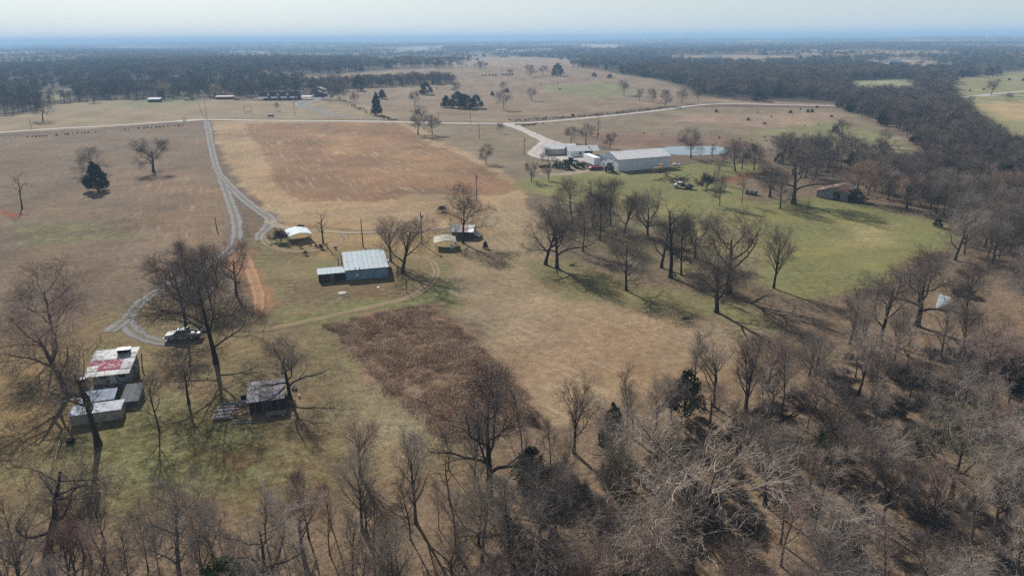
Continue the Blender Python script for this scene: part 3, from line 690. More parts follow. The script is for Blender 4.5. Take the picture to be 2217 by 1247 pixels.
def scatter(name, pts, scl, rot, protos, label=None, idx=None):
    col_ = bpy.data.collections.new(name+'_sources')
    for i, o in enumerate(protos): o.name = '%s_source_%02d' % (name, i); col_.objects.link(o)
    n = len(pts); me = bpy.data.meshes.new(name); me.vertices.add(n); me.vertices.foreach_set('co', np.asarray(pts, np.float32).ravel())
    add_attr(me, 'sc', scl, 'FLOAT_VECTOR'); add_attr(me, 'rz', rot)
    add_attr(me, 'ix', np.random.default_rng(len(name)).integers(0, len(protos), n) if idx is None else idx, 'INT'); me.update()
    o = link(name, me, kind='stuff'); 
    if label: o['label'] = label
    g = bpy.data.node_groups.new(name, 'GeometryNodeTree')
    g.interface.new_socket('Geometry', in_out='INPUT', socket_type='NodeSocketGeometry'); g.interface.new_socket('Geometry', in_out='OUTPUT', socket_type='NodeSocketGeometry')
    N = g.nodes.new; gi = N('NodeGroupInput'); go = N('NodeGroupOutput'); ip = N('GeometryNodeInstanceOnPoints'); ci = N('GeometryNodeCollectionInfo')
    ci.inputs[0].default_value = col_; ci.inputs['Separate Children'].default_value = True; ci.inputs['Reset Children'].default_value = True
    def at(nm, ty):
        a = N('GeometryNodeInputNamedAttribute'); a.data_type = ty; a.inputs[0].default_value = nm; return a.outputs[0]
    cx = N('ShaderNodeCombineXYZ'); L = g.links.new
    L(gi.outputs[0], ip.inputs['Points']); L(ci.outputs[0], ip.inputs['Instance']); ip.inputs['Pick Instance'].default_value = True
    L(at('ix', 'INT'), ip.inputs['Instance Index']); L(at('rz', 'FLOAT'), cx.inputs[2]); L(cx.outputs[0], ip.inputs['Rotation']); L(at('sc', 'FLOAT_VECTOR'), ip.inputs['Scale'])
    L(ip.outputs[0], go.inputs[0])
    md = o.modifiers.new(name, 'NODES'); md.node_group = g
    return o

def plant(kind, name, label, cat, x, y, h, wr=1.0, tint=(1, 1, 1), group=None, rz=None, seed=0, parts=True, lean=None):
    """one tree: Empty with trunk and crown"""
    rg = random.Random(seed*7919+int(x*13)+int(y*7)); v = kind[rg.randrange(len(kind))] if isinstance(kind, list) else kind
    s = h/v['h']; z = float(terr(x, y))
    t = thing(name, label, cat, (x, y, z), rg.uniform(0, 6.28) if rz is None else rz, group)
    if lean: t.rotation_euler = (lean[0], lean[1], t.rotation_euler[2])
    t.scale = (s*wr, s*wr, s)
    a = link('trunk', v['trunk'], t); c = link('crown', v['crown'], t)
    a.color = c.color = (*tint, 1)
    return t
# ------------------------------------------------------------------ named trees
G1 = (1, 1, 1); DK = (.56, .53, .52); RD = (1.1, .92, .89); GY = (1.05, 1.02, .98); PL = (1.22, 1.16, 1.08); GN = (1.05, 1.08, .85); BR = (1.25, 1.0, .8)
T_ = []
def tr(px, py, hp, kind, label, wr=1.0, tint=G1, name='bare_tree', cat='tree', group=None, lean=None):
    x, y, z = gp(px, py); h = height_from_px(px, py, hp)
    return plant(kind, name, label, cat, x, y, h, wr, tint, group, seed=px+py, lean=lean)
# left field
tr(48, 452, 88, SNAG[1], 'crooked half-dead bare tree alone at the western edge of the mown field', .9, DK, 'dead_tree')
tr(212, 413, 62, CEDAR[2], 'dark green cedar standing alone in the brown field', 1.35, G1, 'cedar_tree', 'cedar')
tr(206, 378, 68, OAK[2], 'bare tree just behind the dark green field cedar', 1.25, G1)
tr(332, 372, 80, OAK[1], 'wide low-crowned bare tree with a green patch at its foot in the brown field', 1.35, DK)
tr(93, 262, 58, MID[2], 'broad dark bare tree by the road at the far west of the pasture', 1.25, DK)
tr(118, 752, 195, OAK[0], 'big bare tree with an open crown behind the yard with the red-patched roof', 1.25, RD)
tr(147, 856, 200, OAK[3], 'large bare tree with a straight dark trunk beside the red-patched roof house', 1.15, RD)
tr(405, 612, 108, OAK[4], 'bare tree where the gravel driveway bends, behind the parked pickup', 1.0, DK)
tr(403, 712, 175, OAK[2], 'tall bare tree right behind the parked pickup truck', 1.1, DK)
tr(468, 786, 268, OAK[0], 'biggest dark bare tree with drooping limbs, right of the pickup truck', 1.15, DK)
tr(512, 640, 130, OAK[1], 'bare tree over the red dirt track beside the gravel driveway', .95, RD)
tr(455, 650, 140, OAK[4], 'bare tree between the pickup truck and the red dirt track', .95, DK)
tr(409, 873, 128, SPARSE[0], 'small bare tree with bent limbs on the green yard above its branching shadow', 1.0, DK)
tr(345, 932, 142, SLIM[2], 'slim bare tree with a bare lower trunk right of the two sheds', 1.15, DK)
tr(213, 963, 245, SPARSE[0], 'large bare tree with thick forked limbs in front of the beige shed', 1.25, DK)
tr(628, 862, 138, OAK[1], 'spreading bare tree leaning over the dark shack', 1.15, DK)
tr(104, 1213, 262, SPARSE[1], 'large leaning bare tree with twisted low limbs in the bottom left corner', 1.15, DK, lean=(.05, .12))
tr(609, 524, 34, SHRUB[0], 'small round leafless shrub at the west end of the white carport', 1.0, DK, 'bare_shrub', 'shrub')
tr(652, 497, 12, SHRUB[1], 'low leafless shrub behind the white carport', 1.2, DK, 'bare_shrub', 'shrub')
tr(700, 527, 72, SNAG[0], 'pruned bare tree with stubby limbs beside the white carport', .95, DK)
tr(846, 566, 108, VASE[0], 'bare tree with reddish twigs touching the metal roof of the workshop', 1.45, RD)
tr(872, 592, 126, OAK[3], 'bare tree with a long low limb just right of the metal workshop', 1.1, DK)
tr(1003, 527, 138, OAK[0], 'broad bare tree shading the brown shed and the tan canopy', 1.15, DK)
tr(662, 552, 12, SHRUB[0], 'tiny brown bush on the bare yard between carport and workshop', .9, BR, 'bare_shrub', 'shrub')
tr(958, 458, 14, SHRUB[1], 'small dark bush at the edge of the ploughed field', 1.2, (.5, .6, .4), 'bare_shrub', 'shrub')
tr(1051, 538, 16, CEDAR[2], 'small dark evergreen bush in the shade right of the tan canopy', 1.2, DK, 'evergreen_shrub', 'shrub')
# pecan grove
gv = 'bare pecan-like trees of the grove across the lawn'
for a in [(1181, 573, 128, OAK[3], 'leaning bare tree at the west end of the grove, left of its forked neighbour', 1.05, DK),
 (1206, 581, 150, OAK[1], 'forked bare tree with a hanging low limb at the west end of the grove', 1.0, DK),
 (1262, 545, 120, OAK[0], 'bare tree just up the slope behind the forked tree of the grove', .95, DK),
 (1299, 521, 128, OAK[4], 'straight bare tree in the middle row of the grove', .9, DK),
 (1356, 629, 152, OAK[0], 'bare tree with a broad low crown and a long shadow, lowest in the grove', 1.1, DK),
 (1240, 482, 108, OAK[2], 'dark bare tree of the upper grove below the small yard trees', 1.0, DK),
 (1283, 492, 112, OAK[0], 'rounded bare tree of the upper grove facing the white shed', .95, DK),
 (1322, 486, 120, OAK[4], 'dense bare tree of the upper grove straight below the shed corner', .9, DK),
 (1352, 505, 92, OAK[3], 'small leaning bare tree inside the upper grove', .95, DK),
 (1402, 517, 118, OAK[1], 'bare tree with open fan of limbs in the middle of the grove', .95, G1),
 (1382, 470, 60, OAK[3], 'low bare tree between the upper grove and the lawn', 1.0, DK),
 (1432, 580, 128, OAK[3], 'crooked bare tree with spreading side limbs in the lower grove', .95, DK),
 (1452, 601, 170, SNAG[0], 'tall sparse bare tree with an upright broken top in the grove', .95, DK),
 (1475, 596, 150, OAK[4], 'thin bare tree on the right side of the tall broken-topped tree', .9, DK),
 (1505, 560, 112, OAK[1], 'bare tree leaning right on the lawn side of the grove', .95, G1),
 (1551, 676, 168, OAK[3], 'bare tree with a clean straight trunk nearest the mown field', 1.0, DK),
 (1579, 636, 200, OAK[1], 'tallest spreading bare tree of the grove over the lawn edge', 1.0, DK),
 (1675, 624, 148, VASE[0], 'vase-shaped bare tree standing alone at the edge of the green lawn', 1.05, DK),
 ]: tr(*a, group=gv)
# farmyard and pond
tr(1151, 393, 48, OAK[1], 'small bare tree by the bend in the white farm drive', .95, DK)
tr(1188, 391, 33, OAK[3], 'smallest bare tree next to the white farm yard track', .9, DK)
tr(1190, 357, 42, OAK[2], 'dense round bare tree in front of the white farmhouse', 1.25, DK)
tr(1052, 354, 46, OAK[0], 'lone bare tree between the ploughed field and the farm drive', 1.15, DK)
tr(1084, 289, 25, MID[0], 'small bare tree at the junction of road and farm drive', 1.0, DK)
tr(1236, 310, 40, MID[0], 'bare tree at the left of the clump behind the farmhouse', 1.1, DK)
tr(1268, 314, 52, MID[1], 'dark bare tree in the middle of the clump behind the farmhouse', 1.2, DK)
tr(1294, 300, 52, SNAG[0], 'tall thin bare tree rising out of the clump behind the farmhouse', .6, DK)
tr(1320, 322, 36, MID[2], 'low rounded bare tree between farmhouse and white shed', 1.3, DK)
tr(1496, 343, 72, OAK[0], 'broad bare tree standing on the near bank of the pond', 1.2, DK)
tr(1541, 353, 46, SLIM[0], 'slim bare tree by the right end of the pond', 1.2, DK)
tr(1592, 371, 78, OAK[2], 'dark bare tree at the left of the dense clump right of the pond', 1.15, DK)
tr(1606, 367, 66, OAK[0], 'second bare tree of the dense clump right of the pond', 1.1, DK)
tr(1632, 369, 70, OAK[4], 'bare tree at the right of the dense clump by the pond', 1.15, DK)
tr(1530, 408, 42, SHRUB[0], 'upright leafless bush right of the flatbed truck', .9, DK, 'bare_shrub', 'shrub')
tr(1550, 398, 44, SLIM[2], 'small bare tree behind the leafless bush by the flatbed truck', 1.3, G1)
tr(1558, 446, 82, OAK[4], 'bare tree with a shrub at its foot below the hay bales', .85, G1)
tr(1606, 441, 70, SLIM[0], 'thin straight bare tree left of the grey hay bales', 1.3, G1)
tr(1666, 427, 88, OAK[3], 'crooked bare tree between the hay bales and the old barn', 1.15, DK)
tr(1689, 452, 92, OAK[0], 'bare tree left of the largest tree on the lawn edge', 1.0, DK)
tr(1718, 440, 150, OAK[1], 'largest pale-limbed bare tree beside the old rusty-roofed barn', 1.15, G1)
tr(1748, 462, 40, SNAG[1], 'stunted bare tree on the lawn in front of the old barn', .9, DK)
tr(1845, 436, 92, OAK[2], 'rounded brownish bare tree hanging over the rusty roof of the old barn', 1.35, BR)
tr(1852, 436, 26, CEDAR[1], 'dark evergreen bush against the side wall of the old barn', 1.6, DK, 'evergreen_shrub', 'shrub')
tr(1718, 442, 14, CEDAR[0], 'little evergreen at the foot of the largest pale-limbed tree', 1.2, G1, 'evergreen_shrub', 'shrub')
tr(1822, 298, 44, MID[0], 'bare tree with dark brush at its foot on the green slope', 1.3, DK)
tr(1808, 288, 15, CEDAR[1], 'evergreen bush under the slope tree', 1.4, DK, 'evergreen_shrub', 'shrub')
tr(1916, 320, 46, MID[1], 'bare tree over a low evergreen bush near the bare dirt path', .9, G1)
tr(1914, 322, 14, CEDAR[1], 'low wide evergreen bush under a bare tree near the dirt path', 2.0, DK, 'evergreen_shrub', 'shrub')
tr(2146, 206, 38, MID[1], 'bare oak by the road fork on the eastern pasture', 1.3, DK)
tr(2184, 221, 22, MID[0], 'small bare tree below the road fork on the eastern pasture', 1.0, DK)
tr(2098, 230, 24, MID[2], 'small bare tree at the edge of the creek wood by the eastern road', 1.1, DK)
tr(2090, 700, 160, OAK[4], 'dark bare tree standing alone on the leaf-strewn clearing at the right', .95, DK)
tr(2088, 640, 22, CEDAR[1], 'dark green cedar bush on the leaf-strewn clearing', 2.0, G1, 'evergreen_shrub', 'shrub')
tr(1985, 706, 178, OAK[1], 'large many-limbed bare tree at the corner of lawn and wood', 1.3, DK)
tr(1905, 740, 165, OAK[3], 'bare tree with tall forked stems left of the many-limbed tree', 1.0, DK)
tr(1840, 745, 140, VASE[1], 'rounded twiggy bare tree where the lawn meets the wood', 1.3, DK)
tr(1150, 912, 20, SHRUB[0], 'low brush at the corner of the overgrown patch', 1.5, BR, 'bare_shrub', 'shrub')
# pasture across the road
for a in [(905, 292, 64, MID[2], 'large dark bare tree on the road bend at the field corner', 1.15, DK),
 (936, 292, 46, MID[0], 'smaller bare tree right of the large one on the road bend', 1.2, DK),
 (898, 229, 34, MID[0], 'twiggy bare tree directly up the slope from the road-bend trees', 1.1, DK),
 (988, 203, 26, MID[2], 'bare tree rising behind the cedar clump', 1.3, DK),
 (1091, 238, 48, MID[1], 'bare tree with a dark base in the middle of the pasture', 1.0, DK),
 (1090, 196, 20, MID[0], 'small bare tree up the slope behind the dark-based one', 1.2, DK),
 (1151, 219, 32, MID[0], 'lone slender bare tree in the open pasture', 1.1, G1),
 (1351, 207, 36, MID[1], 'twin-stemmed bare tree on the upper pasture', 1.25, DK),
 (1384, 219, 28, MID[2], 'rounded bare tree right of the twin-stemmed one', 1.0, DK),
 (1440, 231, 40, MID[2], 'dark bare tree in the tree line by the road', 1.1, DK),
 (1414, 222, 32, MID[2], 'dark leafy-looking tree at the left end of the road tree line', 1.1, (.5, .55, .45)),
 (1475, 224, 34, MID[0], 'bare tree in the tree line above the road, right of the dark one', 1.1, DK),
 (1511, 222, 36, MID[1], 'bare tree above the road where the tree line thickens', .9, DK),
 (1590, 216, 34, MID[2], 'broad bare tree just over the road in front of the wood', 1.4, DK),
 (1645, 220, 22, CEDAR[1], 'dark bushy evergreen just over the road in front of the wood', 1.6, DK),
 (1105, 168, 20, MID[0], 'small bare tree on the skyline of the pasture left of three dark crowns', 1.1, DK),
 (1148, 166, 28, MID[2], 'first and widest of three dark crowns on the pasture ridge', 1.5, DK),
 (1176, 164, 24, MID[1], 'middle one of three dark crowns on the pasture ridge', 1.4, DK),
 (1207, 165, 26, CEDAR[1], 'last of three dark crowns on the pasture ridge, densest', 1.2, DK),
 (1040, 154, 18, MID[1], 'small bare tree beyond the ridge in the far pasture', 1.2, DK),
 (944, 176, 22, MID[1], 'bare tree by the brush line on the far pasture', 1.1, DK),
 (770, 232, 36, MID[0], 'thin bare tree below the dark cedar by the fence', .9, DK),
 (699, 214, 44, MID[2], 'dark rounded bare tree behind the red outbuilding', 1.4, DK),
 (735, 216, 38, MID[0], 'bare tree right of the red outbuilding', 1.2, DK),
 (600, 240, 20, MID[0], 'young bare tree on the lawn of the brick house', .8, DK),
 (358, 216, 46, MID[1], 'tall bare tree with a yellow-green crown behind the low dark shed', .9, (1.5, 1.6, .8)),
 (463, 212, 32, MID[2], 'rounded pale green-grey tree left of the red shed', 1.5, (1.5, 1.5, .95)),
 (140, 222, 30, MID[0], 'small bare tree at the back of the western pasture, left of a pair', 1.1, DK),
 (154, 222, 28, MID[2], 'small bare tree at the back of the western pasture, right of a pair', 1.1, DK),
 (203, 222, 34, MID[2], 'wide low bare tree alone at the back of the western pasture', 1.4, DK),
 (520, 214, 44, MID[1], 'tall bare tree between the red shed and the brick house', .9, DK),
 (545, 214, 46, MID[0], 'tall bare tree at the west end of the brick house', .9, DK),
 (1027, 224, 10, SHRUB[0], 'bush in a fold of the pasture', 1.2, DK),
 ]:
    nm = 'cedar_tree' if a[3] in CEDAR else ('bare_shrub' if a[3] in SHRUB else 'bare_tree')
    tr(*a, name=nm)
for a in [(775, 197, 30, 'tall dark cedar by the drive of the brick house', 1.0), (816, 250, 50, 'upright dark evergreen at the end of the fence line', .75),
 (828, 214, 20, 'low dark cedar behind the upright evergreen', 1.5), (922, 205, 26, 'round dark cedar on the open pasture left of the clump', 1.3),
 (966, 233, 26, 'greyish cedar at the left end of the pasture clump', 1.5), (992, 234, 34, 'tallest cedar in the middle of the pasture clump', 1.3),
 (1008, 236, 30, 'dark cedar right of the tallest one in the pasture clump', 1.3), (1031, 235, 28, 'round dark cedar at the right end of the pasture clump', 1.25),
 (1066, 208, 10, 'small cedar left of the dark-based bare tree', 1.6), (1098, 201, 10, 'small cedar beside the slope tree on the pasture', 1.7),
 (1286, 167, 9, 'small cedar on the pasture ridge, left one of two', 1.5), (1320, 170, 9, 'small cedar on the pasture ridge, right one of two', 1.5)]:
    tr(a[0], a[1], a[2], CEDAR, a[3], a[4], (.62, .72, .72), 'cedar_tree', 'cedar')
for i, (px, py, hh) in enumerate([(1551, 244, 7), (1620, 261, 6), (1711, 246, 7), (1749, 244, 7), (1758, 244, 8), (1655, 270, 5), (1769, 234, 5), (1640, 245, 3), (1733, 238, 4), (1800, 254, 5), (1742, 274, 3), (1772, 272, 3), (1670, 254, 3), (2083, 170, 5), (2105, 168, 5), (2100, 198, 4), (2130, 196, 5), (2215, 176, 6), (2185, 175, 5), (1240, 253, 6), (2182, 294, 4), (2208, 303, 5)]):
    tr(px, py, hh, CEDAR, 'small round dark cedar bush dotted over the open pasture', 1.5, (.5, .5, .45), 'cedar_bush', 'shrub', 'cedar bushes dotted over the pastures')
for i in range(9):
    tr(1045+i*7+(i > 4)*8, 165-(i > 4), 4, CEDAR, 'tiny dark cedar in the dotted row along the pasture ridge', 1.7, (.45, .45, .42), 'cedar_bush', 'shrub', 'row of tiny cedars on the ridge')
# conifers in the near wood
for a in [(1325, 980, 108, CEDAR[2], 'narrow ragged cedar among bare stems at the edge of the wood', .75, (1.5, 1.4, 1.0)),
 (1150, 1050, 80, CEDAR[0], 'bushy green cedar right of the dark forked tree at the wood edge', 1.1, (1.7, 1.7, 1.1)),
 (1482, 900, 96, CEDAR[0], 'dark pointed cedar at the top edge of the wood', .9, (1.1, 1.15, .9)),
 (1792, 1010, 80, CEDAR[1], 'wide dark cedar in the middle of the right-hand wood', 1.15, (1.1, 1.2, .8)),
 (488, 1300, 85, CEDAR[1], 'rounded bright cedar cut by the bottom edge of the picture', 1.2, (2.2, 2.4, 1.1)),
 (1330, 1275, 62, CEDAR[0], 'small yellowish cedar low in the wood at the bottom', 1.1, (2.4, 2.1, 1.1)),
 (2170, 420, 60, CEDAR[1], 'dark cedar deep in the creek wood at the far right', 1.2, (.8, .9, .7)),
 (2205, 850, 80, CEDAR[0], 'dark cedar at the right border of the picture below the clearing', 1.2, (.8, .9, .7)),
 (2075, 365, 34, CEDAR[1], 'green cedar in the creek wood above the lawn end', 1.2, (1.2, 1.4, .9)),
 (2030, 492, 18, CEDAR[1], 'small black-green bush at the end of the lawn', 1.2, (.6, .7, .5)),
 (2210, 800, 60, CEDAR[2], 'thin cedar at the right border above the wood', 1.0, (.9, 1, .7))]:
    tr(*a, name='cedar_tree', cat='cedar')
# individual trees along the lower strip and wood edge
lo = 'bare trees on the leaf-strewn strip at the bottom'
for a in [(1060, 1075, 295, OAK[1], 'tall dark forked bare tree in front of the overgrown patch', .95, DK),
 (1243, 980, 178, VASE[2], 'bare tree with thin upright limbs right of the tall forked tree', 1.05, DK),
 (900, 1130, 225, VASE[1], 'slender fan-crowned bare tree left of the tall forked tree', .95, G1),
 (785, 1150, 205, VASE[0], 'bare tree with two narrow stems and an upright fan crown near the path', .95, G1),
 (1130, 990, 160, SLIM[1], 'thin straight bare tree behind the bushy green cedar', 1.1, DK),
 (975, 1090, 120, SNAG[1], 'little crooked bare tree left of the tall forked tree', .9, BR),
 (1545, 880, 160, VASE[2], 'fan-crowned bare tree at the top edge of the wood right of the dark cedar', 1.15, G1),
 (1615, 892, 170, VASE[1], 'dark-stemmed bare tree standing before the mown field, second past the dark cedar', 1.15, DK),
 (1420, 930, 130, VASE[0], 'narrow pale bare tree left of the dark pointed cedar', 1.1, GY),
 (1370, 950, 125, SLIM[2], 'narrow pale bare tree next to the ragged cedar', 1.2, GY),
 (1500, 870, 165, SLIM[0], 'slim bare tree behind the dark pointed cedar', 1.2, G1),
 (1690, 905, 165, SLIM[1], 'leaning thin bare tree over the fallen brush', 1.2, DK),
 (1490, 1240, 330, WOOD[2], 'large pale-limbed bare tree spreading over the middle of the wood', 1.3, PL),
 (1180, 1290, 240, WOOD[0], 'pale-twigged bare tree at the bottom centre of the wood', 1.2, GY),
 (1400, 1290, 210, WOOD[1], 'grey leaning bare tree at the bottom of the wood, under the large pale one', 1.2, PL),
 (155, 1285, 165, VASE[1], 'bushy reddish-twigged bare tree next to the bottom left leaning tree', 1.2, (1.25, .95, .92)),
 (390, 1290, 250, WOOD[1], 'bare tree with wide crooked limbs near the bottom left', 1.1, G1),
 (465, 1220, 165, VASE[0], 'upright bare tree in the bottom left strip above the rounded bright cedar', 1.2, RD),
 (585, 1300, 250, WOOD[2], 'crooked pale bare tree at the bottom left of centre', 1.0, G1),
 (655, 1200, 165, VASE[2], 'rounded reddish-twigged bare tree in the bottom strip', 1.2, RD),
 ]: tr(*a)

# ------------------------------------------------------------------ woods
rgW = np.random.default_rng(77)
def fill(poly_px, spacing, n_max, rg, jitter=.45):
    pw = np.array(P(*poly_px)); a, b_ = pw.min(0), pw.max(0)
    X, Y = np.meshgrid(np.arange(a[0], b_[0], spacing), np.arange(a[1], b_[1], spacing)); X = X.ravel(); Y = Y.ravel()
    X = X+rg.uniform(-1, 1, X.shape)*spacing*jitter; Y = Y+rg.uniform(-1, 1, Y.shape)*spacing*jitter
    k = sdist(pw, X, Y) > 0; X, Y = X[k], Y[k]; o = np.argsort(np.hypot(X, Y)); return np.c_[X, Y][o][:n_max]
def screen(x, y, z=0.0):
    v = np.array([x, y, z-CAM_H]); c = v@FW; return 1108.5+FPX*(v@RT)/c, 623.5+FPX*(v@DN)/c
W_BR = [(1010, 1100), (1110, 1040), (1230, 1010), (1360, 985), (1450, 930), (1600, 900), (1640, 850), (1740, 800), (1830, 770), (1900, 760), (2000, 745), (2120, 760), (2217, 780), (2330, 820), (2900, 1700), (2200, 1800), (1000, 1800)]
W_BL = [(-60, 1180), (400, 1175), (640, 1150), (760, 1130), (860, 1130), (1000, 1110), (1010, 1500), (-200, 1500)]
W_ED = [(740, 1020), (900, 1040), (960, 1010), (1080, 990), (1200, 970), (1340, 930), (1440, 890), (1520, 880), (1500, 930), (1360, 985), (1230, 1010), (1110, 1040), (1010, 1110), (760, 1110)]
W_CR = [(1815, 206), (1900, 190), (1990, 188), (2050, 205), (2075, 240), (2120, 285), (2170, 320), (2217, 335), (2400, 420), (2500, 700), (2300, 760), (2217, 690), (2140, 600), (2060, 560), (2075, 520), (2045, 480), (1960, 462), (1890, 442), (1870, 428), (1880, 380), (1960, 372), (2010, 352), (1995, 325), (1960, 300), (1895, 265), (1815, 236)]
near = []
for x, y in fill(W_BR, 5.9, 400, rgW):
    near.append((x, y, 'br'))
for x, y in fill(W_BL, 3.7, 400, rgW): near.append((x, y, 'bl'))
for x, y in fill(W_ED, 5.6, 400, rgW): near.append((x, y, 'bl'))
def visible(x, y, h):
    a = screen(x, y, h); b_ = screen(x, y, 0)
    return -90 < a[0] < 2310 and a[1] < 1235
near = [t for t in near if visible(t[0], t[1], 10)]
near.sort(key=lambda t: math.hypot(t[0], t[1]))
creek = [tuple(t) for t in fill(W_CR, 6.2, 4000, rgW) if visible(t[0], t[1], 10)]
LAB = {'br': 'grey-twigged bare tree crowded in the dense wood at the bottom right',
       'bl': 'thin young bare tree in the sparse row along the bottom left',
       'cr': 'bare tree in the crowded creek wood at the right below the clearing'}
GRP = {'br': 'trees of the dense bottom right wood', 'bl': 'young trees of the bottom left row', 'cr': 'trees of the creek wood'}
cnt = 0
TW = {G1: 'grey-brown', GY: 'grey', PL: 'pale', DK: 'dark', RD: 'reddish', GN: 'greenish', BR: 'brown'}
FO = lambda k: 'slim straight' if k is SLIM else 'fan-crowned' if k is VASE else 'crooked spreading' if k is WOOD else 'round-crowned'
def wood_label(zn, kind, tt, x, y):
    a, b_ = screen(x, y)
    if zn == 'br':
        c_ = 'left part' if a < 1350 else 'middle' if a < 1700 else 'right part' if a < 2050 else 'right edge'
        r_ = 'back' if b_ < 950 else 'centre' if b_ < 1150 else 'front'
        return '%s %s bare tree, %s of the bottom right wood, %s rows' % (TW[tt], FO(kind), c_, r_)
    if zn == 'bl':
        c_ = 'left of the bright cedar' if a < 420 else 'around the bright cedar' if a < 600 else 'between cedar and path' if a < 800 else 'near the tall forked tree' if a < 1150 else 'before the mown field'
        return '%s %s bare tree in the bottom strip, %s' % (TW[tt], FO(kind), c_)
    r_ = 'by the leafy clearing' if b_ > 600 else 'beyond the lawn end' if b_ > 470 else 'behind the old barn' 
    c_ = 'outer side' if a > 2130 else 'inner side'
    return '%s %s bare tree of the creek wood %s, %s' % (TW[tt], FO(kind), r_, c_)
for x, y, zn in near:
    u = rgW.random()
    if zn == 'br':
        kind = (WOOD if u < .30 else VASE if u < .62 else SLIM); h = rgW.uniform(7.5, 11.5) if kind is WOOD else rgW.uniform(7, 11)
        tt = [G1, GY, PL, GY, DK, RD, GN][rgW.integers(0, 7)]; wr = rgW.uniform(1.0, 1.35)
    else:
        kind = SLIM if u < .7 else VASE; h = rgW.uniform(5.5, 9.5); tt = [G1, RD, GY, DK, RD][rgW.integers(0, 5)]; wr = rgW.uniform(.95, 1.3)
    plant(kind, 'bare_tree' if kind is not SLIM else 'young_tree', wood_label(zn, kind, tt, x, y), 'tree', x, y, h, wr, tt, GRP[zn], seed=int(cnt)); cnt += 1
cr_near = creek[:70]
for x, y in cr_near:
    kind = OAK if rgW.random() < .6 else VASE
    tt = [G1, GY, DK, GY, BR][rgW.integers(0, 5)]
    plant(kind, 'bare_tree', wood_label('cr', kind, tt, x, y), 'tree', x, y, rgW.uniform(9, 13), rgW.uniform(.95, 1.25), tt, GRP['cr'], seed=cnt); cnt += 1
print('individual wood trees', len(near), len(cr_near), 'creek', len(creek))

def tinted(protos, tints, nm):
    out = []
    for v in protos:
        for t in tints:
            out.append(proto_obj(nm, [v] if not isinstance(v, dict) else [v['trunk'], v['crown']], (*t, 1)))
    return out
# the rest of the creek wood and the woods near the road
W_MID = [
 [(1480, 176), (1700, 168), (1830, 172), (1822, 176), (1846, 216), (1840, 220), (1720, 214), (1640, 208), (1560, 206), (1500, 203)],
 [(1340, 160), (1480, 150), (1840, 160), (2050, 168), (2055, 205), (1990, 190), (1972, 170), (1822, 174), (1700, 176), (1500, 188), (1440, 175)],
 [(690, 187), (860, 179), (980, 176), (985, 183), (860, 188), (745, 193), (742, 206), (706, 206)],
 [(1670, 330), (1760, 332), (1890, 352), (1960, 375), (1880, 400), (1880, 390), (1760, 392), (1700, 372)],
]
pts = [(x, y) for x, y in creek[70:]]
for wp in W_MID: pts += [tuple(t) for t in fill(wp, 7.5, 3000, rgW)]
_mw = np.array(P(*[z_[1] for z_ in Z if z_[0] == 'meadow_r'][0])); pts = np.array(pts); pts = pts[sdist(_mw, pts[:, 0], pts[:, 1]) < -1]
L_ = [(1930, 600, 7, 12), (1960, 590, 8, 14)]
pts = np.array(pts); n = len(pts); pz = terr(pts[:, 0], pts[:, 1])
hh = rgW.uniform(8, 13, n)/12
ixs = np.where(rgW.random(n) < .13, 12+rgW.integers(0, 2, n), rgW.integers(0, 12, n))
scatter('creek_wood', np.c_[pts, pz], np.c_[hh*1.15, hh*1.15, hh], rgW.uniform(0, 6.28, n),
        tinted(MID, [DK, (.42, .40, .40), (.85, .78, .73), (.66, .64, .63)], 'm')+tinted(CEDAR[:2], [(.8, .85, .7)], 'c'), idx=ixs, label='bare trees massed along the creek and beyond the road')
print('mid wood', n)
# countryside beyond: wooded wherever no field is open
def wooded(X, Y):
    ok = np.ones(len(X), bool); r_ = sstep(700, 1400, np.hypot(X, Y))*55
    X, Y = X+fnoise(X, Y, 260, 6)*r_, Y+fnoise(X, Y, 260, 7)*r_*1.5
    for z_ in OPEN:
        pw = np.array(P(*z_[1])); ok &= ~(sdist(pw, X, Y) > -1.5)
    return ok
def far_pts(r0, r1, sp, rg):
    n = int((r1**2-r0**2)*R_(84)/2/sp**2); r = np.sqrt(rg.uniform(r0**2, r1**2, n)); a = rg.uniform(-R_(42), R_(42), n)
    X, Y = r*np.sin(a), r*np.cos(a); k = wooded(X, Y)
    op = sstep(.22, .4, fnoise(X*.6, Y*.6, 800, 2))*sstep(1000, 1700, r); k &= rg.random(n) > op*.96
    v = np.stack([X, Y, np.full(len(X), -CAM_H)], -1); c_ = v@FW; py = 623.5+FPX*(v@DN)/c_; px = 1108.5+FPX*(v@RT)/c_
    k &= (py < 212) | ((py < 228) & (px < 430)) | ((py < 250) & (px < 90)) | ((px > 1990) & (py < 330) & (px < 2100))
    return X[k], Y[k]
pr = tinted(FAR, [(.42, .42, .44), (.27, .27, .29), (.62, .59, .58), (1.0, .94, .86)], 'f')+tinted(FARCEDAR, [(.5, .55, .55)], 'c')
XX, YY, SS = [], [], []
for r0, r1, sp, s in ((380, 900, 8.5, 1.0), (900, 2000, 12.5, 1.3), (2000, 4200, 22, 1.7), (4200, 9000, 45, 2.4), (9000, 18000, 95, 5.0)):
    X, Y = far_pts(r0, r1, sp, rgW); XX.append(X); YY.append(Y); SS.append(np.full(len(X), s))
XX = np.concatenate(XX); YY = np.concatenate(YY); SS = np.concatenate(SS); n = len(XX)
rr = np.hypot(XX, YY)
clump = fnoise(XX, YY, 260, 5)
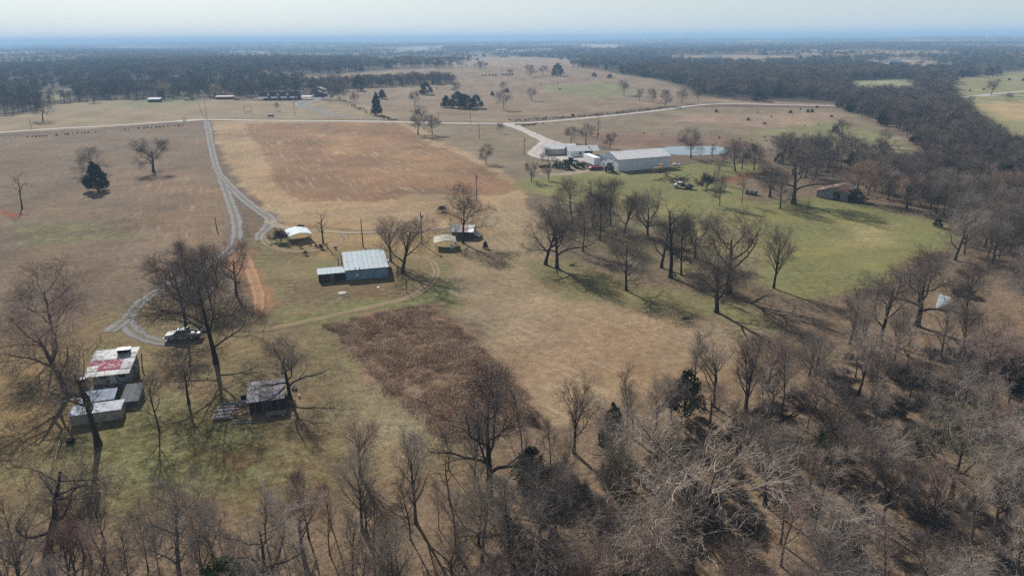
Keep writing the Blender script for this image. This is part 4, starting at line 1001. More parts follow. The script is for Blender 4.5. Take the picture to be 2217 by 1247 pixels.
# near the open fields keep the filler out of the ground between 380 and 600 m in front of woods already planted
hz = (rgW.uniform(.6, 1.12, n)+.12*clump)*np.where(SS > 1.6, .95, 1)
ced = rgW.random(n) < (.05+.32*(fnoise(XX, YY, 420, 9) > .5)*(XX > -200))
ixs = np.where(ced, 16+rgW.integers(0, 2, n), np.clip((rgW.random(n)*4).astype(int)*4+np.clip((clump*1.2+1.6+rgW.normal(0, .7, n)).astype(int), 0, 3), 0, 15))
hc = np.where(ced, 1.35, 1.0)
scatter('far_woods', np.c_[XX, YY, terr(XX, YY)], np.c_[SS*hz*hc, SS*hz*hc, hz*hc*np.where(SS > 1.6, 1.1, 1)], rgW.uniform(0, 6.28, n), pr, idx=ixs, label='leafless woods rolling away to the horizon')
print('far', n)

# ------------------------------------------------------------------ overgrown patch and rough grass
def build_tuft(seed, n=30, R=.5, H=.6, w=.026, sweep=.5):
    rg = np.random.default_rng(seed); a = rg.uniform(0, 6.28, n); r = R*rg.uniform(0, 1, n)**.7
    p = np.stack([r*np.cos(a), r*np.sin(a), np.full(n, -.03)], -1)
    d = unit(np.stack([np.cos(a)*sweep+rg.normal(0, .35, n), np.sin(a)*sweep+rg.normal(0, .35, n), np.ones(n)], -1))
    L = H*rg.uniform(.5, 1.15, (n, 1)); sd = unit(np.cross(d, rg.normal(0, 1, (n, 3))))*w*rg.uniform(.5, 1, (n, 1))
    mid = p+d*L*.55; tip = p+d*L*.9+unit(d*np.array([1, 1, 0]))*L*.3*sweep
    V = np.stack([p-sd, p+sd, mid+sd*.8, mid-sd*.8, tip], 1).reshape(-1, 3); I = np.arange(n)[:, None]*5
    return mesh_np('tuft', V, I+np.array([0, 1, 2, 3]), I+np.array([3, 2, 4]), mat=M_tuft)
def tuft_mat():
    b = NB('dry grass'); oi = b.n('ShaderNodeObjectInfo')
    c = b.mix(b.noise(b.obj(), 3, 3), (.30, .22, .165), (.52, .41, .31)); c = b.mix(1.0, c, oi.outputs['Color'], 'MULTIPLY')
    h = b.n('ShaderNodeHueSaturation'); b.put(h.inputs['Color'], c); b.put(h.inputs['Value'], b.ramp(oi.outputs['Random'], 0, 1, .6, 1.35))
    b.col(h.outputs[0]); b.b.inputs['Specular IOR Level'].default_value = .05; return b.m
M_tuft = tuft_mat()
TU = [build_tuft(1), build_tuft(2, H=.8), build_tuft(3, n=34, R=.6, H=.5, sweep=.9)]
rgT = np.random.default_rng(3)
def tpts(poly_px, n, rg, fe=0.5):
    pw = np.array(P(*poly_px)); a, b_ = pw.min(0), pw.max(0); X = rg.uniform(a[0], b_[0], n*3); Y = rg.uniform(a[1], b_[1], n*3)
    k = np.where(sdist(pw, X+fnoise(X, Y, 12, 3)*.25, Y+fnoise(X, Y, 12, 1)*.25) > rg.uniform(0, fe, n*3))[0][:n]; return X[k], Y[k]
X, Y = tpts(SCRUB, 7600, rgT, .7)
den = fnoise(X, Y, 14, 9)+rgT.normal(0, .5, len(X)); k = den > -.9; X, Y, den = X[k], Y[k], den[k]
s = np.clip(.75+.35*den, .35, 1.8)
scatter('dry_brush', np.c_[X, Y, terr(X, Y)], np.c_[s*1.25, s*1.25, s*rgT.uniform(.3, .8, len(X))], rgT.uniform(0, 6.28, len(X)),
        [proto_obj('t', [m], (*c, 1)) for m in TU for c in ((.62, .58, .56), (.95, .90, .84), (1.35, 1.32, 1.24), (1.0, .80, .62))], label='dense dead brush filling the unmown patch')
# rough grass along the near ground, so that the surface has relief
gx, gy = [], []
for poly, n_, in (([(-20, 1100), (600, 900), (760, 1080), (900, 1130), (1000, 1247), (1000, 1350), (-100, 1350)], 1800),
                  ([(600, 720), (700, 700), (960, 980), (1000, 1060), (760, 1100)], 700),
                  (W_BR, 5000), ([(-60, 740), (280, 730), (560, 900), (600, 1060), (0, 1150)], 1500)):
    a, b_ = tpts(poly, n_, rgT); gx.append(a); gy.append(b_)
gx = np.concatenate(gx); gy = np.concatenate(gy); s = rgT.uniform(.12, .32, len(gx))
scatter('rough_grass', np.c_[gx, gy, terr(gx, gy)], np.c_[s*1.3, s*1.3, s*.8], rgT.uniform(0, 6.28, len(gx)),
        [proto_obj('t', [m], (*c, 1)) for m in TU for c in ((.85, .8, .66), (.55, .62, .34), (.75, .65, .54))], label='short dry grass tufts on the mown ground')
# fine brush below the crowns of the wood
X, Y = tpts(W_BR, 320, rgT, 4); s = rgT.uniform(.5, 1.1, len(X))
scatter('undergrowth', np.c_[X, Y, terr(X, Y)], np.c_[s, s, s*.8], rgT.uniform(0, 6.28, len(X)), tinted(SHRUB, [G1, DK], 'u'), label='low leafless undergrowth on the floor of the wood')
# ------------------------------------------------------------------ buildings
def frame(a, b_):
    """origin at pixel a, x axis towards pixel b"""
    A = gp(*a); B = gp(*b_); return (A[0], A[1], min(A[2], B[2])), math.atan2(B[1]-A[1], B[0]-A[0]), math.hypot(B[0]-A[0], B[1]-A[1])
def at(px, py): x, y, z = gp(px, py); return (x, y, z)

M_bluemetal = surf('blue-grey metal siding', (.25, .38, .47), (.18, .28, .36), 1.5, .7, 0, ribs=(0, .3))
M_whitemetal = surf('white metal siding', (.84, .88, .93), (.76, .80, .85), .8, .55, 0, ribs=(0, .3), spec=.3)
M_whitemetal_end = surf('white metal siding end', (.84, .88, .93), (.76, .80, .85), .8, .55, 0, ribs=(1, .3), spec=.3)
M_roofblue = surf('pale blue-grey roof metal', (.43, .50, .54), (.37, .43, .46), .9, .75, 0, bump=.004, spec=.1)
M_roofwhite = surf('white roof metal', (.84, .82, .80), (.76, .74, .71), .5, .6, 0, ribs=(0, .3))
M_canopy = surf('white carport metal', (.58, .64, .66), (.48, .53, .55), 1.0, .75, 0, spec=.1)
M_tanroof = surf('faded tan canopy', (.46, .42, .37), (.34, .31, .27), 1.6, .85)
M_brown = surf('brown boards', (.075, .05, .045), (.05, .036, .034), 3, .85, ribs=(0, .2))
M_wood = surf('weathered wood', (.20, .165, .14), (.12, .10, .085), 4, .9, stretch=(1, 1, .3))
M_dark = surf('black paint and opening shade', (.012, .012, .014), (.02, .02, .02), 3, .9)  # black things; on openings, the shade inside is put into the colour
M_glass = surf('window glass', (.05, .07, .09), (.03, .04, .05), 1, .1, 0, spec=.6)
M_white = surf('white paint', (.84, .85, .87), (.76, .77, .78), 2, .5)
M_steel = surf('grey steel', (.36, .37, .38), (.26, .27, .28), 3, .45, .4)
M_rubber = surf('rubber', (.022, .022, .024), (.035, .033, .03), 5, .9)
M_conc = surf('concrete', (.50, .48, .44), (.40, .38, .34), 2, .9, bump=.01)
M_brick = surf('red brick wall', (.17, .065, .055), (.11, .045, .04), 2, .9)
M_shingle = surf('dark shingle roof', (.055, .055, .065), (.04, .04, .045), 1.5, .9, bump=.02)
M_block = surf('beige siding', (.34, .31, .25), (.27, .245, .195), 1.6, .85)
M_rust = surf('rusty roof metal', (.20, .11, .085), (.30, .20, .17), 1.4, .8, .1, c3=(.40, .36, .34), ribs=(0, .25))
M_tin = surf('grey old tin', (.30, .34, .38), (.20, .23, .27), 1.2, .6, .2, ribs=(1, .25))
M_pole = surf('pole wood', (.085, .065, .052), (.13, .105, .085), 3, .9, stretch=(1, 1, .2))

def roof_slope(parent, q, n, mat, t=.06, name='roof_sheet', mats=None, lift=0.0, rg=random.Random(1), gap=.004, label=None):
    """n sheets side by side over the quad q = [eave a, eave b, top b, top a]"""
    q = [Vector(p) for p in q]
    for i in range(n):
        a, b_ = i/n, (i+1)/n-gap
        e0, e1 = q[0].lerp(q[1], a), q[0].lerp(q[1], b_); r0, r1 = q[3].lerp(q[2], a), q[3].lerp(q[2], b_)
        dz = Vector((0, 0, lift*rg.uniform(0, 1)+(i % 2)*.006))
        m = MB().slab([e0+dz, e1+dz, r1+dz, r0+dz], t)
        m.slab([e0+dz+Vector((0, 0, .03)), e0.lerp(e1, .06)+dz+Vector((0, 0, .03)), r0.lerp(r1, .06)+dz+Vector((0, 0, .03)), r0+dz+Vector((0, 0, .03))], .028)
        mm = mats[i % len(mats)] if mats else mat
        m.build(name, mm, parent)

# --- workshop
o, rz, W = frame((750, 607), (841, 599))
t = thing('workshop', 'blue-grey metal workshop with a pale sheet roof and a low brown lean-to', 'workshop', o, rz)
D = 10.2; h0, h1 = 2.25, 3.1
MB().prismx([(0, 0), (D, 0), (D, h1), (0, h0)], 0, W).build('wall', M_bluemetal, t)
roof_slope(t, [(-.25, -.35, h0+.03), (W+.25, -.35, h0+.03), (W+.25, D+.3, h1+.14), (-.25, D+.3, h1+.14)], 9, M_roofblue, .07)
MB().box((W/2, -.33, h0-.06), (W+.5, .06, .12)).build('gutter', surf('gutter', (.04, .045, .05)), t)
MB().box((W*.27, -.03, 1.0), (.55, .05, .55)).build('window', M_white, t)
for x in (.1, W*.33, W*.66, W-.1): MB().box((x, -.02, h0/2), (.06, .04, h0-.1)).build('corner_trim', M_bluemetal, t)
m = MB(); m.box((W+.5, D*.75, .9), (.9, .7, .9)); m.build('air_conditioner', M_white, t)
L = 5.6; lt = t
MB().prismx([(.25, 0), (3.6, 0), (3.6, 1.95), (.25, 1.75)], -L, -.003).build('lean_to_wall', M_brown, lt)
roof_slope(lt, [(-L-.2, .05, 1.80), (-.06, .05, 1.80), (-.06, 3.7, 2.02), (-L-.2, 3.7, 2.02)], 6, M_roofblue, .06)
MB().box((-L*.5, .21, .95), (.8, .06, 1.7)).build('door', M_wood, lt)
for (x, y, hh) in ((-.6, 4.4, 3.6), (-1.2, 8.2, 2.7), (-.5, 9.8, 2.7)):
    MB().cyl((x, y, -.2), (x, y, hh), .11, .09, 8).build('post', M_pole, t)
MB().tube([(-.6, 4.4, 2.6), (.6, 5.2, 2.2), (.4, 4.0, 2.9)], .05).build('brace', M_pole, t)
for x in (2.0, 2.9): MB().cyl((x, -.1, h0+.05), (x, -.1, h0+.5), .08, .08, 8).build('vent_pipe', M_steel, t)

# --- carports
def carport(name, label, a, b_, depth, wh, rh, mat, nleg, extra=None):
    o, rz, W = frame(a, b_); t = thing(name, label, 'carport', o, rz)
    prof = [(0, wh), (W*.22, wh+(rh-wh)*.62), (W/2, rh), (W*.78, wh+(rh-wh)*.62), (W, wh)]
    for i in range(4):
        (x0, z0), (x1, z1) = prof[i], prof[i+1]; dx = .15 if i == 0 else 0; dx2 = .15 if i == 3 else 0
        m = MB(); k = 5
        for j in range(k):
            y0, y1 = -.2+(depth+.4)*j/k, -.2+(depth+.4)*((j+1)/k)-.015
            m.slab([(x0-dx, y0, z0+.02*(j % 2)*.3), (x1+dx2, y0, z1+.02*(j % 2)*.3), (x1+dx2, y1, z1), (x0-dx, y1, z0)], .04)
        m.build('roof_panel', mat, t)
    for x in (0.05, W-.05):
        for j in range(nleg):
            y = depth*j/(nleg-1); MB().box((x, y, (wh-.05)/2), (.09, .09, wh-.05)).build('post', M_steel, t)
        MB().box((x, depth/2, .045), (.1, depth+.1, .08)).build('base_rail', M_steel, t)
    m = MB()
    for j in range(nleg):
        y = depth*j/(nleg-1)
        m.tube([(px_, y, pz_-.09) for px_, pz_ in prof], .04)
    m.build('rafter', M_steel, t)
    return t, W
# gable end faces the viewer
carport('carport', 'open white metal carport with a low peaked roof by the pruned tree', (628, 526), (676, 520), 6.6, 1.7, 2.35, M_canopy, 5)
t, W = carport('canopy', 'small faded tan canopy on posts in front of the brown shed', (942, 541), (988, 539), 5.2, 1.75, 2.35, M_tanroof, 4)
m = MB(); m.box((W-.5, .3, .85), (.06, .7, 1.7)); m.box((W-1.1, .5, .5), (.7, .5, .9)); m.build('appliance', M_white, t)

# --- brown shed behind the broad tree
o, rz, W = frame((979, 516), (1024, 517)); t = thing('shed', 'brown board shed with a patched pink and grey roof under the broad tree', 'shed', o, rz)
D = 5.5
MB().prismx([(0, 0), (D, 0), (D, 2.2), (D/2, 2.75), (0, 1.9)], 0, W).build('wall', surf('brown shed wall', (.15, .09, .065), (.09, .06, .05), 3, .9, ribs=(0, .25)), t)
M_pink = surf('pinkish roofing', (.45, .35, .33), (.33, .28, .28), 1.5, .8)
roof_slope(t, [(-.3, -.6, 1.85), (W+.3, -.6, 1.85), (W+.3, D/2, 2.82), (-.3, D/2, 2.82)], 4, None, .06, mats=[M_roofblue, M_pink, M_pink, M_roofwhite])
roof_slope(t, [(W+.3, D+.4, 2.05), (-.3, D+.4, 2.05), (-.3, D/2+.01, 2.82), (W+.3, D/2+.01, 2.82)], 4, M_pink, .06)
MB().box((1.2, -.03, .85), (.8, .05, 1.7)).build('door', M_wood, t)
MB().box((3.0, -.03, 1.2), (.7, .05, .6)).build('window', M_dark, t)
roof_slope(t, [(W+.06, .6, 1.1), (W+1.6, .6, .25), (W+1.6, 4.0, .25), (W+.06, 4.0, 1.1)], 3, M_canopy, .04, name='leaning_sheet')
m = MB().box((W+.25, 2.2, .45), (.4, 3, .9)); m.build('crate', M_wood, t)

# --- left yard house with the red patched roof
o = (-62.1, 93.3, float(terr(-62.1, 93.3))); rz = R_(14)
t = thing('patched_house', 'small house with a white and red patched sheet roof and an open porch', 'house', o, rz)
W = 5.3; D = 5.4
MB().box((W*.52, D*.53, 1.25), (W*.96, D*.92, 2.5)).build('wall', surf('pale house wall', (.36, .38, .40), (.24, .25, .26), 1.5, .85), t)
M_w1 = surf('white painted sheet', (.58, .58, .58), (.28, .28, .29), 1.6, .8, c3=(.15, .14, .14), thr=(.5, .62), spec=.05, ribs=(1, .3))
M_g1 = surf('grey green sheet', (.42, .47, .45), (.26, .30, .29), 1.3, .6, thr=(.45, .7), ribs=(1, .3))
M_r1 = surf('red painted sheet', (.36, .09, .13), (.50, .44, .44), 1.7, .85, spec=.05, c3=(.10, .04, .05), thr=(.5, .58), ribs=(1, .3))
M_b1 = surf('stained sheet', (.34, .33, .33), (.60, .60, .59), 1.4, .65, c3=(.08, .07, .07), thr=(.42, .6), ribs=(1, .3))
rr_ = random.Random(4)
rows_ = [[M_b1, M_b1, M_b1, M_w1], [M_b1, M_r1, M_r1, M_w1], [M_r1, M_r1, M_r1, M_b1], [M_w1, M_b1, M_b1, M_w1], [M_b1, M_g1, M_g1, M_g1]]
y0, z0 = -1.6, 2.30; y1, z1 = D+.4, 3.3
for j, rw_ in enumerate(rows_):
    a, b_ = j/5, (j+1)/5
    for i, mm in enumerate(rw_):
        xa, xb = -.4+(W+.9)*i/4, -.4+(W+.9)*(i+1)/4-.02
        ya, yb = y0+(y1-y0)*a, y0+(y1-y0)*b_+.08; za, zb = z0+(z1-z0)*a+.02*(j % 2)+.015*rr_.random(), z0+(z1-z0)*b_+.02*(j % 2)
        q = [(xa, ya, za+.03), (xb, ya, za+.03), (xb, yb, zb+.03), (xa, yb, zb+.03)]
        MB().slab(q, .04).build('roof_sheet', mm, t)
MB().box((W*.72, D*.86, 3.45), (1.7, .9, .5)).build('roof_box', M_dark, t)
MB().box((W*.72, D*.86, 3.74), (1.9, 1.1, .06)).build('roof_box_lid', M_white, t)
for x in (-.1, 1.2, 2.6, 4.0, W+.1): MB().box((x, -1.35, 1.15), (.14, .14, 2.3)).build('post', M_wood, t)
MB().box((W/2, -.9, .12), (W+.2, 1.5, .24)).build('porch_floor', M_wood, t)
for x in (1.5, 4.2):
    f = MB().box((x, D*.07-.05, 1.3), (1.2, .06, 1.0)).build('window', M_white, t); MB().box((x, D*.07-.09, 1.3), (1.0, .03, .8)).build('pane', M_glass, f)
MB().box((2.85, D*.07-.05, 1.05), (.85, .06, 2.0)).build('door', M_white, t)
# tall screen wall of tarpaper on the right
m = MB()
for z in (.5, 1.3, 2.1): m.box((W+.45, D*.35, z), (.08, D*.55, .1))
m.build('side_rail', M_wood, t)
for y in (1.0, 3.2, 5.4): MB().box((W+.5, y, 1.2), (.14, .14, 2.4), ry=.12).build('side_post', M_wood, t)
# water tank beside it
x, y, z = at(181, 838)
t = thing('barrel', 'dark round steel barrel with a pale lid beside the patched house', 'barrel', (x, y, z))
MB().lathe((0, 0, 0), (0, 0, 1), [(.01, 0), (.5, 0), (.52, .1), (.5, .5), (.52, .9), (.5, 1.35), (.01, 1.35)], 18).build('body', M_dark, t)
MB().lathe((0, 0, 1.36), (0, 0, 1), [(.01, 0), (.53, 0), (.53, .06), (.3, .12), (.01, .13)], 18).build('lid', M_steel, t)
# low blue roof platform
o = (-59.9, 86.7, float(terr(-59.9, 86.7))); rz = R_(19)
t = thing('low_shed', 'low flat shed with a blue-grey tin top below the patched house', 'shed', o, rz)
W = 4.2
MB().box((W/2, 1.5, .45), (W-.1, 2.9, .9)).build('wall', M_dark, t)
M_btin = surf('blue grey tin', (.24, .29, .38), (.34, .38, .45), 1.6, .8, 0, c3=(.14, .16, .2), spec=.05, ribs=(0, .3))
roof_slope(t, [(-.1, -.1, .92), (W+.1, -.1, .92), (W+.1, 3.2, 1.14), (-.1, 3.2, 1.14)], 5, M_btin, .04)
x, y, z = at(150, 868)
t = thing('white_pipe', 'bent white pipe lying beside the low tin-topped shed', 'pipe', (x, y, z))
MB().tube([(-1.6, -.9, .08), (-1.0, -.3, .1), (-.2, .05, .12), (1.0, .2, .2), (2.0, .25, .3)], .07, 8).build('tube', M_white, t)
# beige shed with pale roof
o = (-58.6, 82.2, float(terr(-58.6, 82.2))); rz = R_(17)
t = thing('beige_shed', 'long beige shed with a pale peeling flat roof', 'shed', o, rz)
W = 6.1
MB().box((W/2, 1.3, .75), (W, 2.6, 1.5)).build('wall', M_block, t)
M_peel = surf('peeling pale roof', (.50, .52, .56), (.30, .32, .37), 1.4, .85, c3=(.2, .2, .24), thr=(.48, .62), spec=.05)
roof_slope(t, [(-.12, -.14, 1.55), (W+.12, -.14, 1.55), (W+.12, 2.74, 1.62), (-.12, 2.74, 1.62)], 5, M_peel, .06, lift=.012)
for x in (.02, W*.33, W*.66, W-.02): MB().box((x, -.015, .75), (.08, .03, 1.46)).build('batten', M_block, t)
# dark shade wall to the right (tarpaper fence)
o2 = at(268, 905)
t = thing('tarpaper_lean_to', 'dark tarpaper lean-to standing between the patched house and the beige shed', 'lean-to', at(262, 884), R_(14))
MB().prismx([(0, 0), (4.3, 0), (4.3, 1.5), (0, .9)], 0, 2.1).build('wall', surf('dark tarpaper wall', (.10, .11, .115), (.07, .075, .08), 1.5, .95), t)
roof_slope(t, [(-.08, -.1, .95), (2.4, -.1, .95), (2.4, 4.4, 1.56), (-.08, 4.4, 1.56)], 3, surf('dark roofing felt', (.13, .14, .145), (.10, .105, .11), 1.2, .95), .05)
# tyre on the grass
def ring(name, label, c, R, r, mat, hub=None, flat=True):
    t = thing(name, label, 'planter', c)
    m = MB(); ax = (0, 0, 1) if flat else (1, 0, 0); prof = [(R-r, 0), (R-r*.3, 0), (R, r*.4), (R, r*1.4), (R-r*.3, r*1.8), (R-r, r*1.8), (R-r, 0)]
    m.lathe((0, 0, 0), ax, prof, 20); m.build('tread', mat, t, smooth=True)
    if hub: MB().lathe((0, 0, r*.5), ax, [(.01, 0), (R-r*1.02, 0), (R-r*1.02, r*.8), (.01, r*.8)], 18).build('fill', hub, t)
    return t
x, y, z = at(153, 957); ring('round_planter', 'old tyre planter lying flat on the grass below the beige shed', (x, y, z), .52, .28, M_rubber, surf('ash soil', (.42, .40, .40), (.2, .19, .18), 4, .95))
# fence rail / rope of yellow pipe
t = thing('yellow_hose', 'yellowish hose running over the grass from the beige shed corner', 'hose', at(146, 925))
p0 = at(146, 925); qs = [at(a, b_) for a, b_ in ((147, 922), (136, 940), (128, 958), (124, 975), (120, 995))]
MB().tube([(q[0]-p0[0], q[1]-p0[1], q[2]-p0[2]+.05) for q in qs], .05, 6).build('tube', surf('yellow hose', (.50, .42, .22), (.35, .30, .18), 3), t)

# --- dark shack with lumber
o, rz, W = frame((541, 895), (618, 884)); t = thing('shack', 'dark shack with a grey rusted corrugated roof among lumber', 'shack', o, rz)
W = 4.6; D = 4.4
MB().prismx([(0, 0), (D, 0), (D, 2.3), (0, 1.75)], 0, W).build('wall', surf('black board wall', (.035, .028, .026), (.06, .05, .045), 3, .95, ribs=(0, .2)), t)
M_ctin = surf('old corrugated tin', (.24, .22, .23), (.14, .125, .13), 1.4, .75, .1, c3=(.48, .46, .47), thr=(.42, .6), ribs=(0, .12))
M_ctin2 = surf('bright corrugated tin', (.42, .40, .41), (.26, .24, .25), 1.8, .7, .1, c3=(.6, .58, .58), ribs=(0, .12))
roof_slope(t, [(-.25, -.35, 1.78), (W+.2, -.35, 1.78), (W+.2, D+.3, 2.42), (-.25, D+.3, 2.42)], 6, None, .035, mats=[M_ctin2, M_ctin2, M_ctin, M_ctin, M_ctin, M_ctin], lift=.03)
m = MB()
for i in range(30): m.box((-.2+i*.165, -.37, 1.765), (.07, .04, .03))
m.build('roof_edge', M_ctin2, t)
for x in (.8, 1.8, 2.9, 3.8): MB().box((x, -.03, .9), (.12, .05, 1.75)).build('batten', M_wood, t)
MB().box((2.35, -.035, .8), (.85, .05, 1.55)).build('door', M_brown, t)
x, y, z = at(598, 899); t = thing('tin_sheet', 'old brown tin sheet propped on blocks in front of the shack', 'metal sheet', (x, y, z), rz-R_(4))
MB().slab([(-1.3, -.45, .32), (1.3, -.45, .36), (1.3, .45, .5), (-1.3, .45, .46)], .03).build('sheet', surf('brown tin', (.17, .14, .12), (.26, .23, .20), 3, .8, ribs=(1, .15)), t)
for sx in (-1, 1): MB().box((sx*.9, 0, .16), (.3, .5, .32)).build('block', M_conc, t)
x, y, z = at(503, 893); t = thing('lumber_pile', 'pile of weathered boards stacked beside the dark shack', 'lumber pile', (x, y, z), R_(10))
rr_ = random.Random(8); M_lum = [surf('board a', (.52, .42, .38), (.38, .30, .27), 5), surf('board b', (.36, .29, .26), (.24, .19, .17), 5), surf('board c', (.12, .095, .09), (.2, .16, .15), 5), surf('board d', (.55, .56, .58), (.35, .36, .38), 5)]
for i in range(34):
    ly = i % 12; h = .1+(i//12)*.12
    MB().box((rr_.uniform(-1.2, -.5), -1.7+ly*.33+rr_.uniform(-.08, .08), h+.05*rr_.random()), (rr_.uniform(1.6, 2.8), .2, .05), rz=rr_.uniform(-.12, .12), ry=rr_.uniform(-.02, .02)).build('board', M_lum[[0, 1, 2, 0, 3, 2, 0, 1, 2][i % 9]], t)
for i in range(7):
    MB().box((-.2+rr_.uniform(-.5, .9), 1.75+rr_.uniform(-.1, .5), .25+.1*i*.4), (2.6, .16, .08), rz=rr_.uniform(-.05, .1)).build('beam', M_lum[[3, 2, 3, 1, 2, 3, 2][i]], t)
x, y, z = at(517, 892); t = thing('yellow_board_scrap', 'splayed yellow scrap boards beside the lumber pile', 'scrap wood', (x, y, z+.05), R_(15))
for i, (cx_, cy_, a_) in enumerate(((0, 0, .1), (.7, -.2, -.6), (.5, -.8, .3), (-.4, -.6, .9), (1.1, -.5, .7))):
    MB().box((cx_, cy_, .04+.04*i), (1.1, .17, .035), rz=a_).build('board', surf('yellow board', (.52, .36, .18), (.40, .28, .14), 4), t)
x, y, z = at(530, 866); t = thing('steel_drum', 'black drum lying between lumber pile and shack', 'drum', (x, y, z), R_(20))
MB().lathe((-.5, 0, .38), (1, 0, 0), [(.01, 0), (.38, 0), (.40, .3), (.38, .35), (.40, .7), (.38, 1.0), (.01, 1.0)], 16).build('body', M_dark, t, smooth=False)
x, y, z = at(540, 912); t = thing('wooden_ladder', 'low wooden rack lying on the grass below the lumber', 'rack', (x, y, z), R_(5))
for yy in (-.35, .35): MB().box((0, yy, .07), (4.6, .09, .1)).build('rail', M_lum[1], t)
for i in range(7): MB().box((-2+i*.66, 0, .14), (.08, .8, .05)).build('rung', M_lum[2], t)
for i, (a, b_, R2) in enumerate(((637, 842, .3), (626, 862, .35), (648, 859, .18), (632, 876, .4))):
    x, y, z = at(a, b_)
    t = thing('scrap_bucket' if i == 2 else 'scrap_crate', ['rusty crate behind the corner of the shack', 'small crate right of the shack wall', 'white bucket lying in the shade right of the shack', 'dark crate in the shade of the tree at the shack'][i], 'bucket' if i == 2 else 'crate', (x, y, z), .4*i)
    if i == 2:
        MB().lathe((0, 0, 0), (0, 0, 1), [(.01, 0), (.13, 0), (.17, .36), (.15, .36), (.12, .03), (.01, .03)], 14).build('shell', M_white, t)
    else:
        for zz in (.1, .3, .5):
            for s_ in (-1, 1):
                MB().box((0, s_*R2, zz*R2/.35), (R2*2, .03, .12)).build('slat', M_lum[1+(i % 2)], t); MB().box((s_*R2, 0, zz*R2/.35), (.03, R2*2-.04, .12)).build('slat', M_lum[1+(i % 2)], t)
        MB().box((0, 0, .03), (R2*2-.06, R2*2-.06, .04)).build('bottom', M_lum[2], t)

# --- yard details
x, y, z = at(741, 635); t = thing('well_cover', 'round pale concrete cover in the grass before the workshop', 'well cover', (x, y, z))
MB().lathe((0, 0, 0), (0, 0, 1), [(.01, -.1), (.82, -.1), (.82, .10), (.78, .13), (.01, .15)], 28).build('slab', M_conc, t); MB().lathe((0, 0, .145), (0, 0, 1), [(.01, 0), (.22, 0), (.2, .05), (.01, .06)], 14).build('lid', M_conc, t)
x, y, z = at(819, 622); t = thing('septic_lid', 'small white disc in the grass before the workshop', 'lid', (x, y, z))
MB().lathe((0, 0, 0), (0, 0, 1), [(.01, -.05), (.25, -.05), (.25, .08), (.01, .1)], 16).build('disc', M_white, t)
x, y, z = at(628, 620); t = thing('yellow_debris', 'yellow scrap boards on the bare grass west of the workshop', 'scrap wood', (x, y, z))
for i in range(4): MB().box((i*.35-.5, .2*(i % 2), .06+.02*i), (.9, .1, .04), rz=.9*i).build('board', surf('yellow stick', (.45, .38, .16)), t)
x, y, z = at(785, 705)

# --- white machine shed
o, rz, W = frame((1338, 372), (1449, 363)); t = thing('machine_shed', 'large white metal machine shed with a low gable roof beside the pond', 'barn', o, rz)
D = 13.0; e, r = 4.6, 6.6
MB().prismx([(0, 0), (D, 0), (D, e), (D/2, r), (0, e)], 0, W).build('wall', M_whitemetal, t)
roof_slope(t, [(-.4, -.4, e-.06), (W+.4, -.4, e-.06), (W+.4, D/2, r+.09), (-.4, D/2, r+.09)], 2, M_roofwhite, .1, gap=.003)
roof_slope(t, [(W+.4, D+.4, e-.06), (-.4, D+.4, e-.06), (-.4, D/2+.01, r+.09), (W+.4, D/2+.01, r+.09)], 2, M_roofwhite, .1, gap=.003)
MB().prismx([(D+.005, 0), (D+8, 0), (D+8, 2.5), (D+.005, 4.4)], 0, W*.7).build('lean_to', M_whitemetal, t)
roof_slope(t, [(-.3, D+8.3, 2.55), (-.3, D+.45, 4.5), (W*.7+.2, D+.45, 4.5), (W*.7+.2, D+8.3, 2.55)][::-1], 2, M_roofwhite, .08)
# panels of the long wall
n = 16
for i in range(n): MB().box((W*(i+.5)/n, -.012, e/2), (W/n-.05, .02, e-.05)).build('wall_panel', M_whitemetal, t)
for i in range(10): MB().box((-.012, D*(i+.5)/10, 1.9), (.02, D/10-.05, 3.7)).build('wall_panel', M_whitemetal_end, t)
f = MB().box((-.05, D*.47, 2.0), (.06, 4.6, 4.0)).build('sliding_door', M_white, t)
MB().box((-.09, D*.47, 4.1), (.06, 9.0, .16)).build('door_track', M_steel, t)
MB().box((-.05, D*.9, 1.05), (.06, .95, 2.05)).build('side_door', M_white, t)
MB().slab([(-.42, -.43, e-.15), (-.36, -.43, e-.15), (-.36, D/2, r), (-.42, D/2, r)], .2).build('gable_trim', M_bluemetal, t)
MB().box((W/2, -.43, e-.12), (W+.8, .05, .14)).build('eave_trim', M_bluemetal, t)
# --- box trailer
o, rz, W = frame((1286, 363), (1261, 352)); t = thing('box_trailer', 'white box trailer parked end-on left of the machine shed', 'trailer', o, rz)
Lx = 11.5
MB().box((Lx/2, -1.3, 2.25), (Lx, 2.6, 2.9)).build('body', M_white, t)
MB().box((Lx/2, -1.3, 3.72), (Lx+.06, 2.66, .06)).build('roof', M_white, t)
MB().box((Lx/2, -1.3, .72), (Lx-.2, 1.0, .18)).build('frame', M_steel, t)
for xx in (1.6, 2.8, 9.8):
    for yy in (-.35, -2.25): MB().lathe((xx, yy-.14, .5), (0, 1, 0), [(.01, 0), (.46, 0), (.5, .05), (.5, .23), (.46, .28), (.01, .28)], 16).build('wheel', M_rubber, t)
for s_ in (-.66, -1.94): MB().box((-.03, s_, 2.2), (.04, 1.2, 2.7)).build('rear_door', M_white, t)
